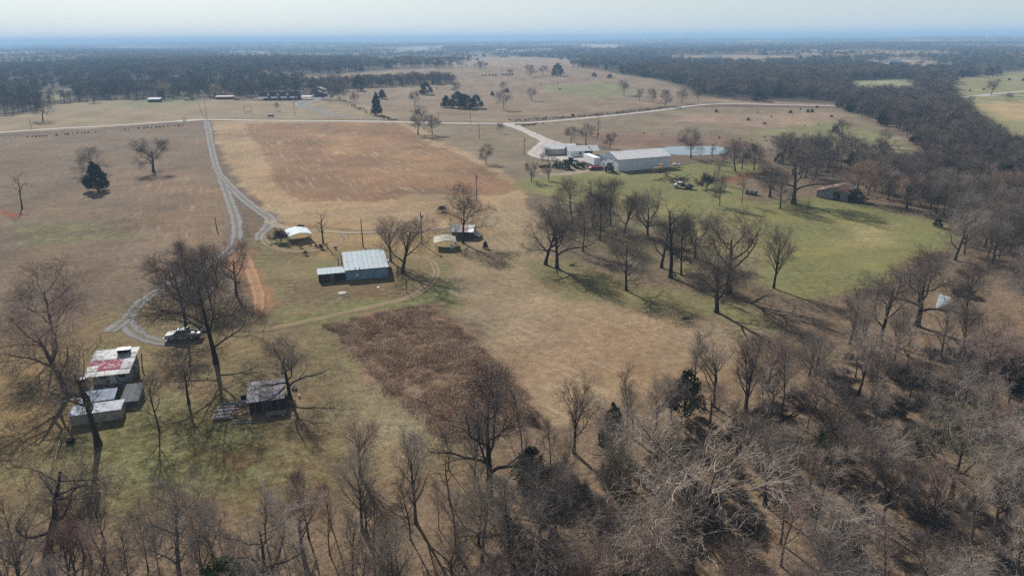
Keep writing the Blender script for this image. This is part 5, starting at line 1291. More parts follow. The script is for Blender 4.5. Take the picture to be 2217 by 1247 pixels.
# --- farmhouse
o, rz, W = frame((1233, 340), (1266, 339)); t = thing('farmhouse', 'white farmhouse with a wide pale roof and an open porch by the drive', 'house', o, rz)
W = 6.6; D = 7.0; e, r = 2.6, 4.1
MB().prismx([(0, 0), (D, 0), (D, e), (D/2, r), (0, e)], 0, W).build('wall', M_white, t)
Rx = 13.0
roof_slope(t, [(-.8, -.7, e-.2), (Rx, -.7, e-.2), (Rx, D/2, r+.1), (-.8, D/2, r+.1)], 3, M_roofwhite, .1)
roof_slope(t, [(Rx, D+.7, e-.2), (-.8, D+.7, e-.2), (-.8, D/2+.01, r+.1), (Rx, D/2+.01, r+.1)], 3, M_roofwhite, .1)
MB().prismx([(D*.25, 0), (D, 0), (D, e-.1), (D*.25, e-.1)], W+.01, Rx-2.5).build('painted_porch_shade', M_dark, t)  # near-black block: the shade under the open roof, put into its colour
for xx in (W+2.4, W+4.6, Rx-.3): MB().box((xx, -.3, (e-.2)/2), (.14, .14, e-.25)).build('porch_post', M_white, t)
MB().prismx([(D+.8, 0), (D+8, 0), (D+8, 2.5), (D+4.4, 3.9), (D+.8, 2.5)], -9, 4.5).build('rear_wing_wall', M_white, t)
roof_slope(t, [(-9.7, D+.1, 2.35), (5.2, D+.1, 2.35), (5.2, D+4.4, 4.0), (-9.7, D+4.4, 4.0)], 3, M_roofwhite, .1)
roof_slope(t, [(5.2, D+8.6, 2.35), (-9.7, D+8.6, 2.35), (-9.7, D+4.41, 4.0), (5.2, D+4.41, 4.0)], 3, M_roofwhite, .1)
f = MB().box((4.7, -.03, 1.45), (.9, .05, 1.2)).build('window', M_steel, t); MB().box((4.7, -.06, 1.45), (.75, .02, 1.05)).build('pane', M_glass, f)
f = MB().box((-.03, 2.2, 1.2), (.05, 1.6, 1.8)).build('garage_door', M_steel, t)
f = MB().box((-.03, 5.0, 1.3), (.05, 1.2, 1.2)).build('window', M_steel, t); MB().box((-.06, 5.0, 1.3), (.02, 1.05, 1.05)).build('pane', M_glass, f)
MB().cyl((9, 1.6, 3.2), (9, 1.6, 3.9), .18, .18, 8).build('roof_vent', M_dark, t)
# --- old barn: hollow, with an open doorway
o, rz, W = frame((1767, 427), (1822, 434)); rz = R_(-44)
t = thing('old_barn', 'old grey tin barn with a rusty roof and an open dark doorway', 'barn', o, rz)
W = 9.6; D = 9.5; e, r = 2.3, 4.0; rx = W*.62
gab = lambda x: e+(r-e)*(x/rx) if x < rx else r-(r-e-.1)*(x-rx)/(W-rx)
M_tin2 = surf('old tin wall', (.27, .31, .35), (.19, .22, .25), 1.2, .6, .2, ribs=(0, .25))
dx0, dx1, dh = 5.1, 7.3, 2.7
for (a, b_) in ((0, dx0), (dx1, W)):
    n = 4 if a == 0 else 2
    for i in range(n):
        xa, xb = a+(b_-a)*i/n, a+(b_-a)*(i+1)/n-.01
        q = [(xa, 0), (xb, 0), (xb, gab(xb)), (xa, gab(xa))]
        if xa < rx < xb: q = [(xa, 0), (xb, 0), (xb, gab(xb)), (rx, r), (xa, gab(xa))]
        MB().prism(q, -.04, .04).build('wall_panel', M_tin2, t)
MB().prism([(dx0, dh), (dx1, dh), (dx1, gab(dx1)), (rx, r), (dx0, gab(dx0))], -.04, .04).build('wall_panel', M_tin2, t)
MB().prismx([(0.05, 0), (D, 0), (D, e+.1), (.05, e+.1)], W-.08, W).build('side_wall', M_tin, t)
MB().prismx([(0.05, 0), (D, 0), (D, e-.05), (.05, e-.05)], 0, .08).build('side_wall', M_tin, t)
MB().prism([(0, 0), (W, 0), (W, e), (rx, r), (0, e)], D-.08, D).build('back_wall', M_tin2, t)
M_rw = surf('pale old roof', (.50, .47, .47), (.30, .22, .20), 1.2, .7, .1, c3=(.2, .12, .1), ribs=(1, .25)); M_rust2 = surf('rusty roof sheet', (.26, .11, .075), (.34, .19, .15), 1.2, .9, 0, c3=(.4, .34, .31), ribs=(1, .25))
roof_slope(t, [(W+.35, -.35, e+.02), (W+.35, D+.3, e+.02), (rx, D+.3, r+.09), (rx, -.35, r+.09)], 8, None, .04, mats=[M_rust2, M_rust2, M_rust2, M_rust2, M_rw, M_rust2, M_rw, M_rw], lift=.02)
roof_slope(t, [(-.35, D+.3, e-.12), (-.35, -.35, e-.12), (rx-.01, -.35, r+.09), (rx-.01, D+.3, r+.09)], 8, None, .04, mats=[M_rw, M_rust2], lift=.02)
# --- pale tin roof heap near clearing
x, y, z = at(2040, 665); t = thing('tin_heap', 'heap of pale old roofing tin half hidden among trees at the lawn corner', 'scrap metal', (x, y, z), R_(55))
rr_ = random.Random(3)
for i in range(12):
    MB().slab([(-2.4+i*.45, -.8, .2+.07*i), (-1.5+i*.45, -.9, .25+.07*i), (-1.4+i*.45, .9, .5+.08*i), (-2.3+i*.45, .8+rr_.random()*.4, .45+.08*i)], .02).build('tin_sheet', M_canopy, t)
MB().box((0, 0, .3), (4.6, 1.2, .6)).build('log_base', M_wood, t)

# --- brick house far off
o, rz, W = frame((560, 218), (652, 217)); t = thing('brick_house', 'long low red brick house with a dark roof and three white dormers', 'house', o, rz)
W = 33; D = 11; e, r = 2.6, 6.6
MB().box((W/2+2, D/2+1.5, e/2), (W-4, D-1.5, e)).build('wall', M_brick, t)
MB().prismx([(-.5, e-.05), (D+.8, e-.05), (D/2, r)], -.2, W+.3).build('roof', M_shingle, t)
MB().prismx([(-2.2, e-.35), (-.4, e+.15), (-.4, e-.0), (-2.2, e-.5)], .0, W).build('porch_roof', surf('grey porch roof', (.22, .24, .27)), t)
for i in range(9): MB().box((.3+i*(W-.6)/8, -2.0, (e-.5)/2), (.18, .18, e-.5)).build('porch_post', M_white, t)
for i in range(7):
    f = MB().box((4.5+i*4.2, .8, 1.4), (1.3, .06, 1.5)).build('window', M_white, t); MB().box((4.5+i*4.2, .75, 1.4), (1.05, .04, 1.25)).build('pane', M_glass, f)
for xx in (8, 16, 24):
    d_ = MB().prism([(xx-.9, 3.6), (xx+.9, 3.6), (xx+.9, 5.0), (xx, 6.0), (xx-.9, 5.0)], 1.2, 5).build('dormer', M_white, t)
    MB().box((xx, 1.17, 4.5), (.8, .05, 1.0)).build('pane', M_glass, d_)
    MB().slab([(xx-1.15, 1.0, 4.85), (xx, 1.0, 6.15), (xx, 5, 6.15), (xx-1.15, 5, 4.85)][::-1], .08).build('dormer_roof', M_shingle, d_)
    MB().slab([(xx+1.15, 1.0, 4.85), (xx, 1.0, 6.15), (xx, 5, 6.15), (xx+1.15, 5, 4.85)], .08).build('dormer_roof', M_shingle, d_)
MB().box((28.5, D/2, 6.5), (.9, .9, 1.8)).build('chimney', M_brick, t)
x, y, z = at(660, 216); t = thing('house_carport', 'small carport with a pale roof beside the brick house', 'carport', (x, y, z))
MB().slab([(-3, -3, 2.6), (6.5, -3, 2.6), (6.5, 4, 3.0), (-3, 4, 3.0)], .12).build('roof', M_roofblue, t)
for a_ in (-2.8, 6.3):
    for b_ in (-2.8, 3.8): MB().box((a_, b_, 1.25), (.18, .18, 2.5)).build('post', M_white, t)
x, y, z = at(676, 210); t = thing('red_outbuilding', 'dark red outbuilding with two white-roofed gables beside the brick house', 'outbuilding', (x, y, z))
MB().prism([(-1, 0), (11, 0), (11, 2.9), (5.5, 5.0), (-1, 3.2)], 0, 9).build('wall', M_brick, t)
MB().slab([(-3, -.7, 2.9), (5.5, -.7, 5.1), (5.5, 9.5, 5.1), (-3, 9.5, 2.9)], .15).build('roof', M_roofblue, t)
MB().slab([(5.52, -.7, 5.1), (11.8, -.7, 2.8), (11.8, 9.5, 2.8), (5.52, 9.5, 5.1)], .15).build('roof', M_roofblue, t)
MB().prism([(-3, 0), (6.5, 0), (6.5, 5.6), (2, 7.6), (-3, 5.6)], 10, 19).build('rear_wall', M_brick, t)
MB().slab([(-4, 9.6, 5.4), (2, 9.6, 7.8), (2, 19.5, 7.8), (-4, 19.5, 5.4)], .15).build('rear_roof', M_roofwhite, t)
MB().slab([(2.02, 9.6, 7.8), (8.5, 9.6, 5.2), (8.5, 19.5, 5.2), (2.02, 19.5, 7.8)], .15).build('rear_roof', M_roofwhite, t)
MB().box((1.0, -.05, 1.3), (1.8, .1, 2.2)).build('garage_door', M_white, t); MB().box((7.5, -.05, 1.2), (4.5, .1, 2.1)).build('painted_bay_shade', M_dark, t)  # the bay is a closed near-black panel, its inner shade painted on
# low dark shed, red shed
x, y, z = at(320, 222); t = thing('low_green_shed', 'low dark green shed with a white roof on the far pasture', 'shed', (x, y, z), R_(4))
MB().box((5, 2.5, 1.2), (9.6, 5, 2.4)).build('wall', surf('dark green wall', (.03, .05, .05)), t); MB().slab([(-.3, -.4, 2.35), (10, -.4, 2.35), (10, 5.4, 3.4), (-.3, 5.4, 3.4)], .1).build('roof', M_roofblue, t)
x, y, z = at(468, 216); t = thing('red_shed', 'long low dark red shed with a pinkish roof at the tree line', 'shed', (x, y, z), R_(1))
MB().box((7, 2, 1.2), (14, 4, 2.4)).build('wall', M_brick, t); MB().slab([(-.4, -.5, 2.3), (14.4, -.5, 2.3), (14.4, 4.4, 3.0), (-.4, 4.4, 3.0)], .1).build('roof', M_pink, t)

# far farmsteads
def far_house(px, py, w_, d_, e_, r_, wm, rm, label):
    x, y, z = gp(px, py); t = thing('far_house', label, 'house', (x, y, z), R_(5))
    MB().prismx([(0, 0), (d_, 0), (d_, e_), (d_/2, r_), (0, e_)], 0, w_).build('wall', wm, t)
    MB().slab([(-1, -1, e_-.1), (w_+1, -1, e_-.1), (w_+1, d_/2, r_+.2), (-1, d_/2, r_+.2)], .2).build('roof', rm, t)
    MB().slab([(w_+1, d_+1, e_-.1), (-1, d_+1, e_-.1), (-1, d_/2+.02, r_+.2), (w_+1, d_/2+.02, r_+.2)], .2).build('roof', rm, t)
    for i in range(4): MB().box((w_*(i+.5)/4, -.04, e_*.5), (w_*.1, .06, e_*.4)).build('window', M_glass, t)
far_house(1530, 131, 36, 18, 5, 11, M_white, M_roofwhite, 'pale distant farmhouse in a tan field by the wood')
far_house(1082, 125, 24, 14, 4, 9, M_block, M_tanroof, 'distant tan-roofed barn on the strip of pale field')
far_house(1075, 112, 40, 16, 5, 9, M_white, M_roofwhite, 'faint white building among the far woods')
far_house(832, 110, 44, 18, 5, 10, M_bluemetal, M_roofblue, 'faint grey farm building far off on the left')
far_house(1850, 134, 26, 14, 4, 8, M_block, M_tanroof, 'distant tan building in the gap of the right-hand woods')
far_house(1928, 140, 22, 14, 4, 8, M_bluemetal, M_roofblue, 'distant grey-roofed building among the right-hand trees')
# ------------------------------------------------------------------ vehicles and machinery
def wheel(parent, c, R, w_, rim=None, n=18):
    f = MB().lathe((c[0], c[1]-w_/2, c[2]), (0, 1, 0), [(R*.55, 0), (R*.92, 0), (R, w_*.18), (R, w_*.82), (R*.92, w_), (R*.55, w_)], n).build('tyre', M_rubber, parent)
    MB().lathe((c[0], c[1]-w_*.42, c[2]), (0, 1, 0), [(.01, w_*.12), (R*.3, w_*.1), (R*.56, 0), (R*.56, w_*.84), (R*.3, w_*.74), (.01, w_*.72)], n).build('rim', rim or M_steel, f)
def car_paint(name, c, dirt=None): return surf(name, c, dirt or tuple(q*.8 for q in c), 1.2, .5, 0, spec=.2)

def pickup(name, label, loc, rz, paint, lower, bed='bed'):
    t = thing(name, label, 'pickup truck', loc, rz); w_ = .95
    # nose towards -x
    hood = [(-2.9, .55), (-2.92, .95), (-2.75, 1.12), (-1.45, 1.26), (-1.45, .45), (-2.75, .45)]
    MB().prism(hood, -w_, w_).build('hood', paint, t)
    MB().prism([(-1.448, .45), (-1.448, 1.28), (.85, 1.28), (.85, .45)], -w_, w_).build('cab', lower, t)
    MB().prism([(-1.40, 1.282), (-.72, 1.84), (.62, 1.86), (.80, 1.282)], -w_+.10, w_-.10).build('cab_glass', M_glass, t)
    MB().slab([(-.78, -w_+.1, 1.89), (.66, -w_+.1, 1.90), (.66, w_-.1, 1.90), (-.78, w_-.1, 1.89)], .06).build('roof', paint, t)
    for s_ in (-1, 1):
        for a, b_ in (((-1.42, 1.28), (-.74, 1.86)), ((-.10, 1.28), (-.05, 1.86)), ((.80, 1.28), (.64, 1.86))):
            MB().tube([(a[0], s_*(w_-.08), a[1]), (b_[0], s_*(w_-.11), b_[1])], .045, 5).build('pillar', paint, t)
        MB().box((-1.15, s_*(w_+.12), 1.32), (.12, .18, .16)).build('mirror', M_rubber, t)
        MB().box((-2.915, s_*.68, .92), (.04, .34, .18)).build('headlight', M_canopy, t)
        MB().box((2.885, s_*.86, .95), (.03, .12, .35)).build('taillight', surf('tail light', (.35, .02, .02)), t)
        for dx in (-.72, .38): MB().box((dx, s_*(w_+.005), .88), (.9, .012, .7)).build('door', lower, t)
    b_ = MB(); b_.box((1.87, 0, .62), (2.02, 1.9, .1)); b_.box((1.87, -w_+.05, .92), (2.02, .1, .56)); b_.box((1.87, w_-.05, .92), (2.02, .1, .56)); b_.box((.90, 0, .92), (.08, 1.68, .56)); b_.box((2.84, 0, .92), (.08, 1.68, .56))
    b_.build(bed, lower, t)
    MB().box((-2.96, 0, .6), (.14, 1.9, .22)).build('bumper', M_steel, t); MB().box((2.95, 0, .6), (.12, 1.85, .2)).build('bumper', M_steel, t)
    MB().box((-2.93, 0, .86), (.03, .9, .3)).build('grille', M_rubber, t)
    for xx in (-2.0, 1.85):
        for s_ in (-1, 1): wheel(t, (xx, s_*(w_-.12), .38), .38, .26)
    return t
A = gp(358, 739); B = gp(434, 735)
x, y = (A[0]+B[0])/2, (A[1]+B[1])/2+.6
t = pickup('pickup_truck', 'silver pickup truck with tan lower doors parked on the gravel under bare trees', (x, y, float(terr(x, y))+.06), math.atan2(B[1]-A[1], B[0]-A[0])+R_(3), car_paint('silver paint', (.42, .43, .43)), car_paint('silver tan paint', (.26, .25, .22), (.16, .14, .12)))
for i in range(5): MB().box((1.2+.3*i, -.3+.22*(i % 3), .95+.05*(i % 2)), (.5, .4, .3), rz=.5*i).build('cargo', [M_dark, M_steel, M_rubber][i % 3], t)

# flatbed with tyres
A = gp(1460, 407); B = gp(1498, 413); t = thing('flatbed_truck', 'white flatbed truck loaded with big tyres below the brush pile', 'truck', (A[0], A[1]+.8, A[2]), math.atan2(B[1]-A[1], B[0]-A[0])+R_(12))
pw_ = car_paint('white truck paint', (.72, .72, .72))
MB().prism([(0, .6), (0, 1.15), (1.1, 1.3), (1.1, .6)], -.95, .95).build('hood', pw_, t)
MB().prism([(1.102, .6), (1.102, 1.32), (2.6, 1.32), (2.6, .6)], -.95, .95).build('cab', pw_, t)
MB().prism([(1.15, 1.322), (1.6, 1.95), (2.5, 1.95), (2.58, 1.322)], -.86, .86).build('cab_glass', M_glass, t)
MB().box((2.05, 0, 1.98), (1.0, 1.75, .06)).build('roof', pw_, t)
MB().box((4.85, 0, .95), (4.3, 2.3, .14)).build('flat_deck', M_dark, t); MB().box((4.8, 0, .72), (4.2, .8, .2)).build('frame', M_steel, t)
MB().box((2.74, 0, 1.5), (.08, 2.2, 1.0)).build('headboard', M_steel, t)
for xx in (.75, 4.6, 5.6):
    for s_ in (-1, 1): wheel(t, (xx, s_*.88, .42), .42, .28, M_white if xx < 1 else None)
tx, ty, tz = t.location
def on(t, v): q = Matrix.Rotation(t.rotation_euler[2], 3, 'Z') @ Vector(v); return (q.x+t.location[0], q.y+t.location[1], q.z+t.location[2])
for i, (v, R2, lb) in enumerate((((3.5, .1, 1.03), .62, 'tyre with a pale rim lying at the front of the flatbed'), ((5.9, -.1, 1.03), .66, 'tyre with a grey rim lying at the tail of the flatbed'))):
    q = thing('loaded_tyre', lb, 'tyre', on(t, v)); q.rotation_euler = (.5, .2, 0)
    MB().lathe((0, 0, 0), (0, 0, 1), [(R2*.5, 0), (R2*.9, 0), (R2, .1), (R2, .3), (R2*.9, .38), (R2*.5, .38), (R2*.5, 0)], 20).build('tread', M_rubber, q)
    MB().lathe((0, 0, .36), (0, 0, 1), [(R2*.42, 0), (R2*.62, .03), (R2*.62, .06), (R2*.42, .05)], 20).build('rim', M_conc, q)
q = thing('scrap_load', 'dark scrap bundle on the middle of the flatbed', 'scrap metal', on(t, (4.7, 0, 1.03)))
rr_ = random.Random(5)
for i in range(9): MB().box((rr_.uniform(-.7, .7), rr_.uniform(-.7, .7), .15+.1*i*.8), (rr_.uniform(.5, 1.3), .14, .12), rz=rr_.uniform(0, 3), ry=rr_.uniform(-.3, .3)).build('bar', [M_dark, M_brown, M_steel][i % 3], q)

# tractors
M_green = car_paint('green tractor paint', (.028, .095, .035)); M_yel = car_paint('yellow paint', (.55, .40, .06), (.40, .28, .05)); M_black = surf('black metal', (.03, .03, .032))
def tractor(label, px, py, rz, cab=True, loader=False, sc=1.0, roofm=None):
    x, y, z = gp(px, py); t = thing('tractor', label, 'tractor', (x, y, z), rz)
    MB().prism([(-2.3, .95), (-2.3, 1.55), (-.45, 1.75), (-.45, .9)], -.38, .38).build('hood', M_green, t)
    MB().prism([(-1.9, .55), (-1.9, .95), (1.0, 1.05), (1.0, .55)], -.3, .3).build('chassis', M_black, t)
    for s_ in (-1, 1):
        wheel(t, (.75, s_*.98, .88), .88, .5, M_yel, 20); wheel(t, (-1.75, s_*.78, .52), .52, .3, M_yel, 16)
        MB().prism([(.0, 1.72), (.25, 1.95), (1.2, 1.95), (1.5, 1.7), (1.4, 1.62), (.1, 1.62)], s_*.98-.26, s_*.98+.26).build('fender', M_green, t)
    if cab:
        MB().prism([(-.4, 1.3), (-.32, 2.6), (1.0, 2.6), (1.2, 1.3)], -.66, .66).build('cab_glass', M_glass, t)
        for xx, dx in ((-.4, .08), (1.15, -.15)):
            for s_ in (-1, 1): MB().tube([(xx, s_*.68, 1.2), (xx+dx, s_*.68, 2.62)], .05, 5).build('cab_post', M_green, t)
        MB().box((.35, 0, 2.72), (1.7, 1.55, .2), top=(.9, .9)).build('cab_roof', roofm or M_green, t)
    else:
        MB().box((.55, 0, 1.5), (.5, .55, .15)).build('seat', M_black, t); MB().box((.8, 0, 1.78), (.1, .55, .5)).build('seat_back', M_black, t)
        MB().tube([(-.3, 0, 1.7), (.05, 0, 2.0)], .03, 5).build('steering_column', M_black, t)
        for s_ in (-1, 1): MB().tube([(1.1, s_*.6, 1.5), (1.1, s_*.6, 2.6)], .05, 5).build('roll_bar', M_black, t)
        MB().box((.6, 0, 2.64), (1.3, 1.3, .07)).build('sunshade', roofm or M_green, t)
    MB().tube([(-1.5, .2, 1.6), (-1.5, .2, 2.5)], .05, 6).build('exhaust', M_black, t)
    if loader:
        for s_ in (-1, 1): MB().tube([(0, s_*.55, 1.5), (-2.3, s_*.55, 1.7), (-3.3, s_*.55, .5)], .09, 5).build('loader_arm', M_green, t)
        MB().prism([(-3.9, .1), (-3.3, .1), (-3.2, .75), (-3.35, .75), (-3.4, .2), (-3.9, .18)], -1.0, 1.0).build('bucket', M_black, t)
    t.scale = (sc,)*3; return t
tractor('green cab tractor standing tallest in the row on the gravel', 1225, 366, R_(100), True, sc=1.25)
tractor('green tractor with a pale sunshade behind the tall cab tractor', 1238, 357, R_(150), True, sc=1.1, roofm=M_tanroof)
tractor('green tractor with a front loader facing the white trailer', 1252, 364, R_(195), False, True, 1.15)
tractor('small dark green tractor at the left end of the machinery row', 1206, 362, R_(60), False, sc=1.05)
tractor('dark tractor parked against the machine shed door', 1320, 372, R_(250), True, sc=1.2, roofm=M_black)
# red implement
x, y, z = at(1289, 368); t = thing('red_implement', 'low dark red farm implement between trailer and dark tractor', 'farm implement', (x, y, z), R_(8))
M_redp = car_paint('dark red paint', (.20, .02, .03))
MB().prism([(-2.6, .3), (-2.6, .8), (-1.6, 1.25), (2.2, 1.25), (2.6, .7), (2.4, .3)], -.9, .9).build('body', M_redp, t)
MB().tube([(-2.6, 0, .5), (-4.0, 0, .4)], .07).build('drawbar', M_black, t)
for xx in (-.6, 1.6):
    for s_ in (-1, 1): wheel(t, (xx, s_*1.0, .36), .36, .22)
# harrow
x, y, z = at(1180, 364); t = thing('disc_harrow', 'rusty disc harrow with round discs at the far left of the machinery row', 'farm implement', (x, y, z), R_(20))
MB().box((0, 0, .9), (4.4, .15, .15)).build('beam', M_brown, t); MB().box((0, 1.2, .9), (4.4, .15, .15)).build('beam', M_brown, t)
for xx in (-1.8, 1.8): MB().box((xx, .6, .9), (.12, 1.2, .12)).build('cross_bar', M_brown, t)
for k in (0, 1.2):
    for i in range(9): MB().lathe((-2+i*.5, k, .38), (1, .2, 0), [(.01, -.05), (.25, -.02), (.42, .04), (.25, 0), (.01, -.03)], 14).build('disc', M_black, t)
for i in range(3): MB().tube([(-1.2+i*1.2, 0, .9), (-1.2+i*1.2, .2, 1.5)], .05).build('lever', M_black, t)
x, y, z = at(1262, 360); t = thing('plough', 'green plough frame left of the white trailer', 'farm implement', (x, y, z), R_(-15))
for i in range(4): MB().tube([(i*.6, 0, .9), (i*.6+.2, 0, .3), (i*.6-.1, .1, .05)], .06).build('share', M_green, t)
MB().tube([(-.5, .1, .9), (2.4, -.1, .95)], .08).build('beam', M_green, t)
# bulldozer
x, y, z = at(1425, 372); t = thing('bulldozer', 'yellow tracked bulldozer in the shade of the machine shed', 'bulldozer', (x, y, z), R_(200))
M_doz = car_paint('worn yellow paint', (.48, .30, .13), (.30, .17, .08))
for s_ in (-1, 1):
    MB().prism([(-1.5, .05), (-1.75, .4), (-1.5, .85), (1.5, .85), (1.8, .45), (1.5, .05)], s_*.95-.24, s_*.95+.24).build('track', M_black, t)
    MB().prism([(-1.1, .25), (-1.1, .65), (1.1, .65), (1.1, .25)], s_*1.2-.03, s_*1.2+.03).build('track_frame', M_doz, t)
MB().prism([(-.2, .8), (-.2, 1.7), (1.9, 1.55), (1.9, .7)], -.5, .5).build('hood', M_doz, t)
MB().box((-.9, 0, 1.3), (1.4, 1.5, .9)).build('body', M_doz, t); MB().box((-.8, 0, 2.75), (1.7, 1.7, .12)).build('canopy', M_doz, t)
for a_ in (-1.5, -.1):
    for s_ in (-.75, .75): MB().box((a_, s_, 2.15), (.1, .1, 1.2)).build('canopy_post', M_doz, t)
MB().prism([(2.6, .1), (2.75, .1), (2.6, .6), (2.75, 1.15), (2.6, 1.15), (2.45, .6)], -1.6, 1.6).build('blade', M_doz, t)
for s_ in (-1, 1): MB().box((1.6, s_*1.25, .5), (2.0, .12, .16)).build('push_arm', M_doz, t)
MB().tube([(1.0, .2, 1.6), (1.0, .2, 2.3)], .06).build('exhaust', M_black, t)
# propane tank
A = gp(1456, 362); t = thing('propane_tank', 'white horizontal propane tank on the grass right of the machine shed', 'propane tank', A, R_(-20))
MB().lathe((0, 0, .95), (1, 0, 0), [(.01, 0), (.35, .08), (.52, .28), (.56, .5), (.56, 2.7), (.52, 2.92), (.35, 3.12), (.01, 3.2)], 20).build('tank', M_white, t, smooth=True)
for xx in (.8, 2.4): MB().box((xx, 0, .2), (.25, .8, .42)).build('saddle', M_conc, t)
MB().cyl((1.6, 0, 1.5), (1.6, 0, 1.68), .16, .14, 10).build('dome', M_steel, t)
# hay bales
M_hay = surf('grey weathered hay', (.27, .25, .20), (.18, .165, .13), 4, .98, bump=.05)
for i, (px, py, lb) in enumerate(((1617, 420, 'grey round hay bale at the left end of the row of three'), (1626, 421.5, 'grey round hay bale in the middle of the row of three'), (1635, 423, 'grey round hay bale at the right end of the row of three'))):
    x, y, z = gp(px, py); t = thing('hay_bale', lb, 'hay bale', (x, y, z), R_(-14), 'round hay bales')
    MB().lathe((-.66, 0, .72), (1, 0, 0), [(.01, 0), (.4, .02), (.72, .06), (.76, .3), (.77, .66), (.76, 1.0), (.72, 1.26), (.4, 1.31), (.01, 1.32)], 20).build('roll', M_hay, t, smooth=True)
# brush pile beside the bulldozer
x, y, z = at(1465, 392); t = thing('brush_pile', 'heap of cut branches and logs between bulldozer and flatbed truck', 'brush pile', (x, y, z))
rr_ = random.Random(9)
for i in range(60):
    a = rr_.uniform(0, 6.28); L2 = rr_.uniform(2, 5); cx_, cy_ = rr_.gauss(0, 2.6), rr_.gauss(0, 1.5); el = rr_.uniform(-.1, .7); zz = rr_.uniform(.2, 1.2)
    d_ = Vector((math.cos(a)*math.cos(el), math.sin(a)*math.cos(el), math.sin(el))); p = Vector((cx_, cy_, zz*.6)); r_ = rr_.uniform(.03, .16)
    q = p+d_*L2*.5; e_ = q+Vector((rr_.gauss(0, .5), rr_.gauss(0, .5), rr_.uniform(-.2, .4)))+d_*L2*.5
    m = MB(); m.cyl(p, q, r_, r_*.7, 5); m.cyl(q, e_, r_*.7, r_*.3, 5); m.cyl(q, q+Vector((rr_.gauss(0, .8), rr_.gauss(0, .8), rr_.uniform(0, .9))), r_*.5, r_*.15, 4)
    m.build('branch', M_bark, t)
x, y, z = at(1442, 382); t = thing('scrap_machine', 'pale rusted machine frame left of the brush pile', 'scrap metal', (x, y, z), .3)
for v in (((-1.2, 0, .2), (1.2, .3, .9)), ((-1, .6, .2), (.8, -.4, 1.3)), ((0, -.6, .3), (.6, .8, .8)), ((-.6, 0, 1.1), (1.1, 0, 1.2))): MB().tube(v, .1).build('bar', M_tanroof, t)
MB().lathe((.3, 0, .5), (0, 1, 0), [(.3, 0), (.5, 0), (.5, .15), (.3, .15), (.3, 0)], 14).build('wheel', M_black, t)
# fallen logs
for px, py, rz, L2, lb in ((1705, 905, .5, 4.5, 'fallen grey log under bare stems at the edge of the wood'), (1240, 575, 0.1, 1.6, 'dark log lying behind the forked tree of the grove'), (1322, 575, .2, 2.2, 'dark log lying left of the lowest grove tree'), (1488, 690, .1, 2.0, 'low dark log on the mown field left of the straight-trunked tree'), (2050, 905, -.2, 4.0, 'fallen pale trunk inside the right-hand wood')):
    x, y, z = at(px, py); t = thing('fallen_log', lb, 'log', (x, y, z), rz)
    m = MB(); m.cyl((-L2/2, 0, .14), (L2*.2, .15, .16), .17, .13, 8); m.cyl((L2*.2, .15, .16), (L2/2, .5, .3), .12, .06, 7); m.build('trunk', M_bark, t)
    m = MB(); m.cyl((0, .1, .2), (.5, .8, .8), .06, .02, 5); m.cyl((L2*.25, .2, .2), (L2*.3, -.7, .7), .06, .02, 5); m.build('limb', M_bark, t)
# car on the frontage road and backhoe, boats
def small_car(label, px, py, rz, c):
    x, y, z = gp(px, py); t = thing('parked_car', label, 'car', (x, y, z+.06), rz); pm = car_paint('car paint', c)
    MB().prism([(-2.25, .35), (-2.25, .75), (-1.2, .92), (1.9, .95), (2.3, .8), (2.3, .35)], -.88, .88).build('body', pm, t)
    MB().prism([(-1.15, .93), (-.5, 1.42), (1.3, 1.45), (1.95, .96)], -.76, .76).build('cabin_glass', M_glass, t)
    MB().box((.4, 0, 1.47), (1.7, 1.4, .06)).build('roof', pm, t)
    for xx in (-1.4, 1.4):
        for s_ in (-.78, .78): wheel(t, (xx, s_, .34), .34, .22)
    for s_ in (-.6, .6): MB().box((-2.26, s_, .62), (.03, .3, .14)).build('headlight', M_canopy, t)
small_car('dark car parked beside the road in front of the brick house', 586, 253, R_(3), (.02, .025, .04))
small_car('dark car parked on the gravel lot right of the red outbuilding', 716, 211, R_(60), (.03, .035, .05))
small_car('dark car parked on the far pasture west of the corner tree', 404, 218, R_(10), (.03, .03, .035))
x, y, z = at(511, 217); t = thing('backhoe', 'orange backhoe parked before the long red shed', 'backhoe', (x, y, z), R_(170)); M_or = car_paint('orange paint', (.60, .19, .04))
MB().prism([(-2.0, .8), (-2.0, 1.5), (0, 1.7), (0, .7)], -.5, .5).build('hood', M_or, t); MB().prism([(0, .7), (0, 2.5), (1.4, 2.5), (1.5, .7)], -.7, .7).build('cab', M_or, t)
MB().tube([(1.5, 0, 1.0), (2.4, 0, 3.0), (3.6, 0, 1.8), (3.4, 0, .6)], .16).build('digging_arm', M_or, t); MB().prism([(-3.4, .1), (-2.7, .1), (-2.6, .8), (-3.4, .3)], -1, 1).build('bucket', M_black, t)
for s_ in (-1, 1):
    MB().tube([(-.2, s_*.7, 1.3), (-2.6, s_*.7, .6)], .1).build('loader_arm', M_or, t); wheel(t, (1.0, s_*.85, .7), .7, .4); wheel(t, (-1.4, s_*.8, .5), .5, .3)
x, y, z = at(417, 218); t = thing('stock_tank', 'low dark stock tank beside the far pasture car', 'tank', (x, y, z))
MB().lathe((0, 0, 0), (0, 0, 1), [(.01, 0), (1.4, 0), (1.45, .7), (1.35, .7), (1.3, .1), (.01, .1)], 20).build('rim', M_dark, t)

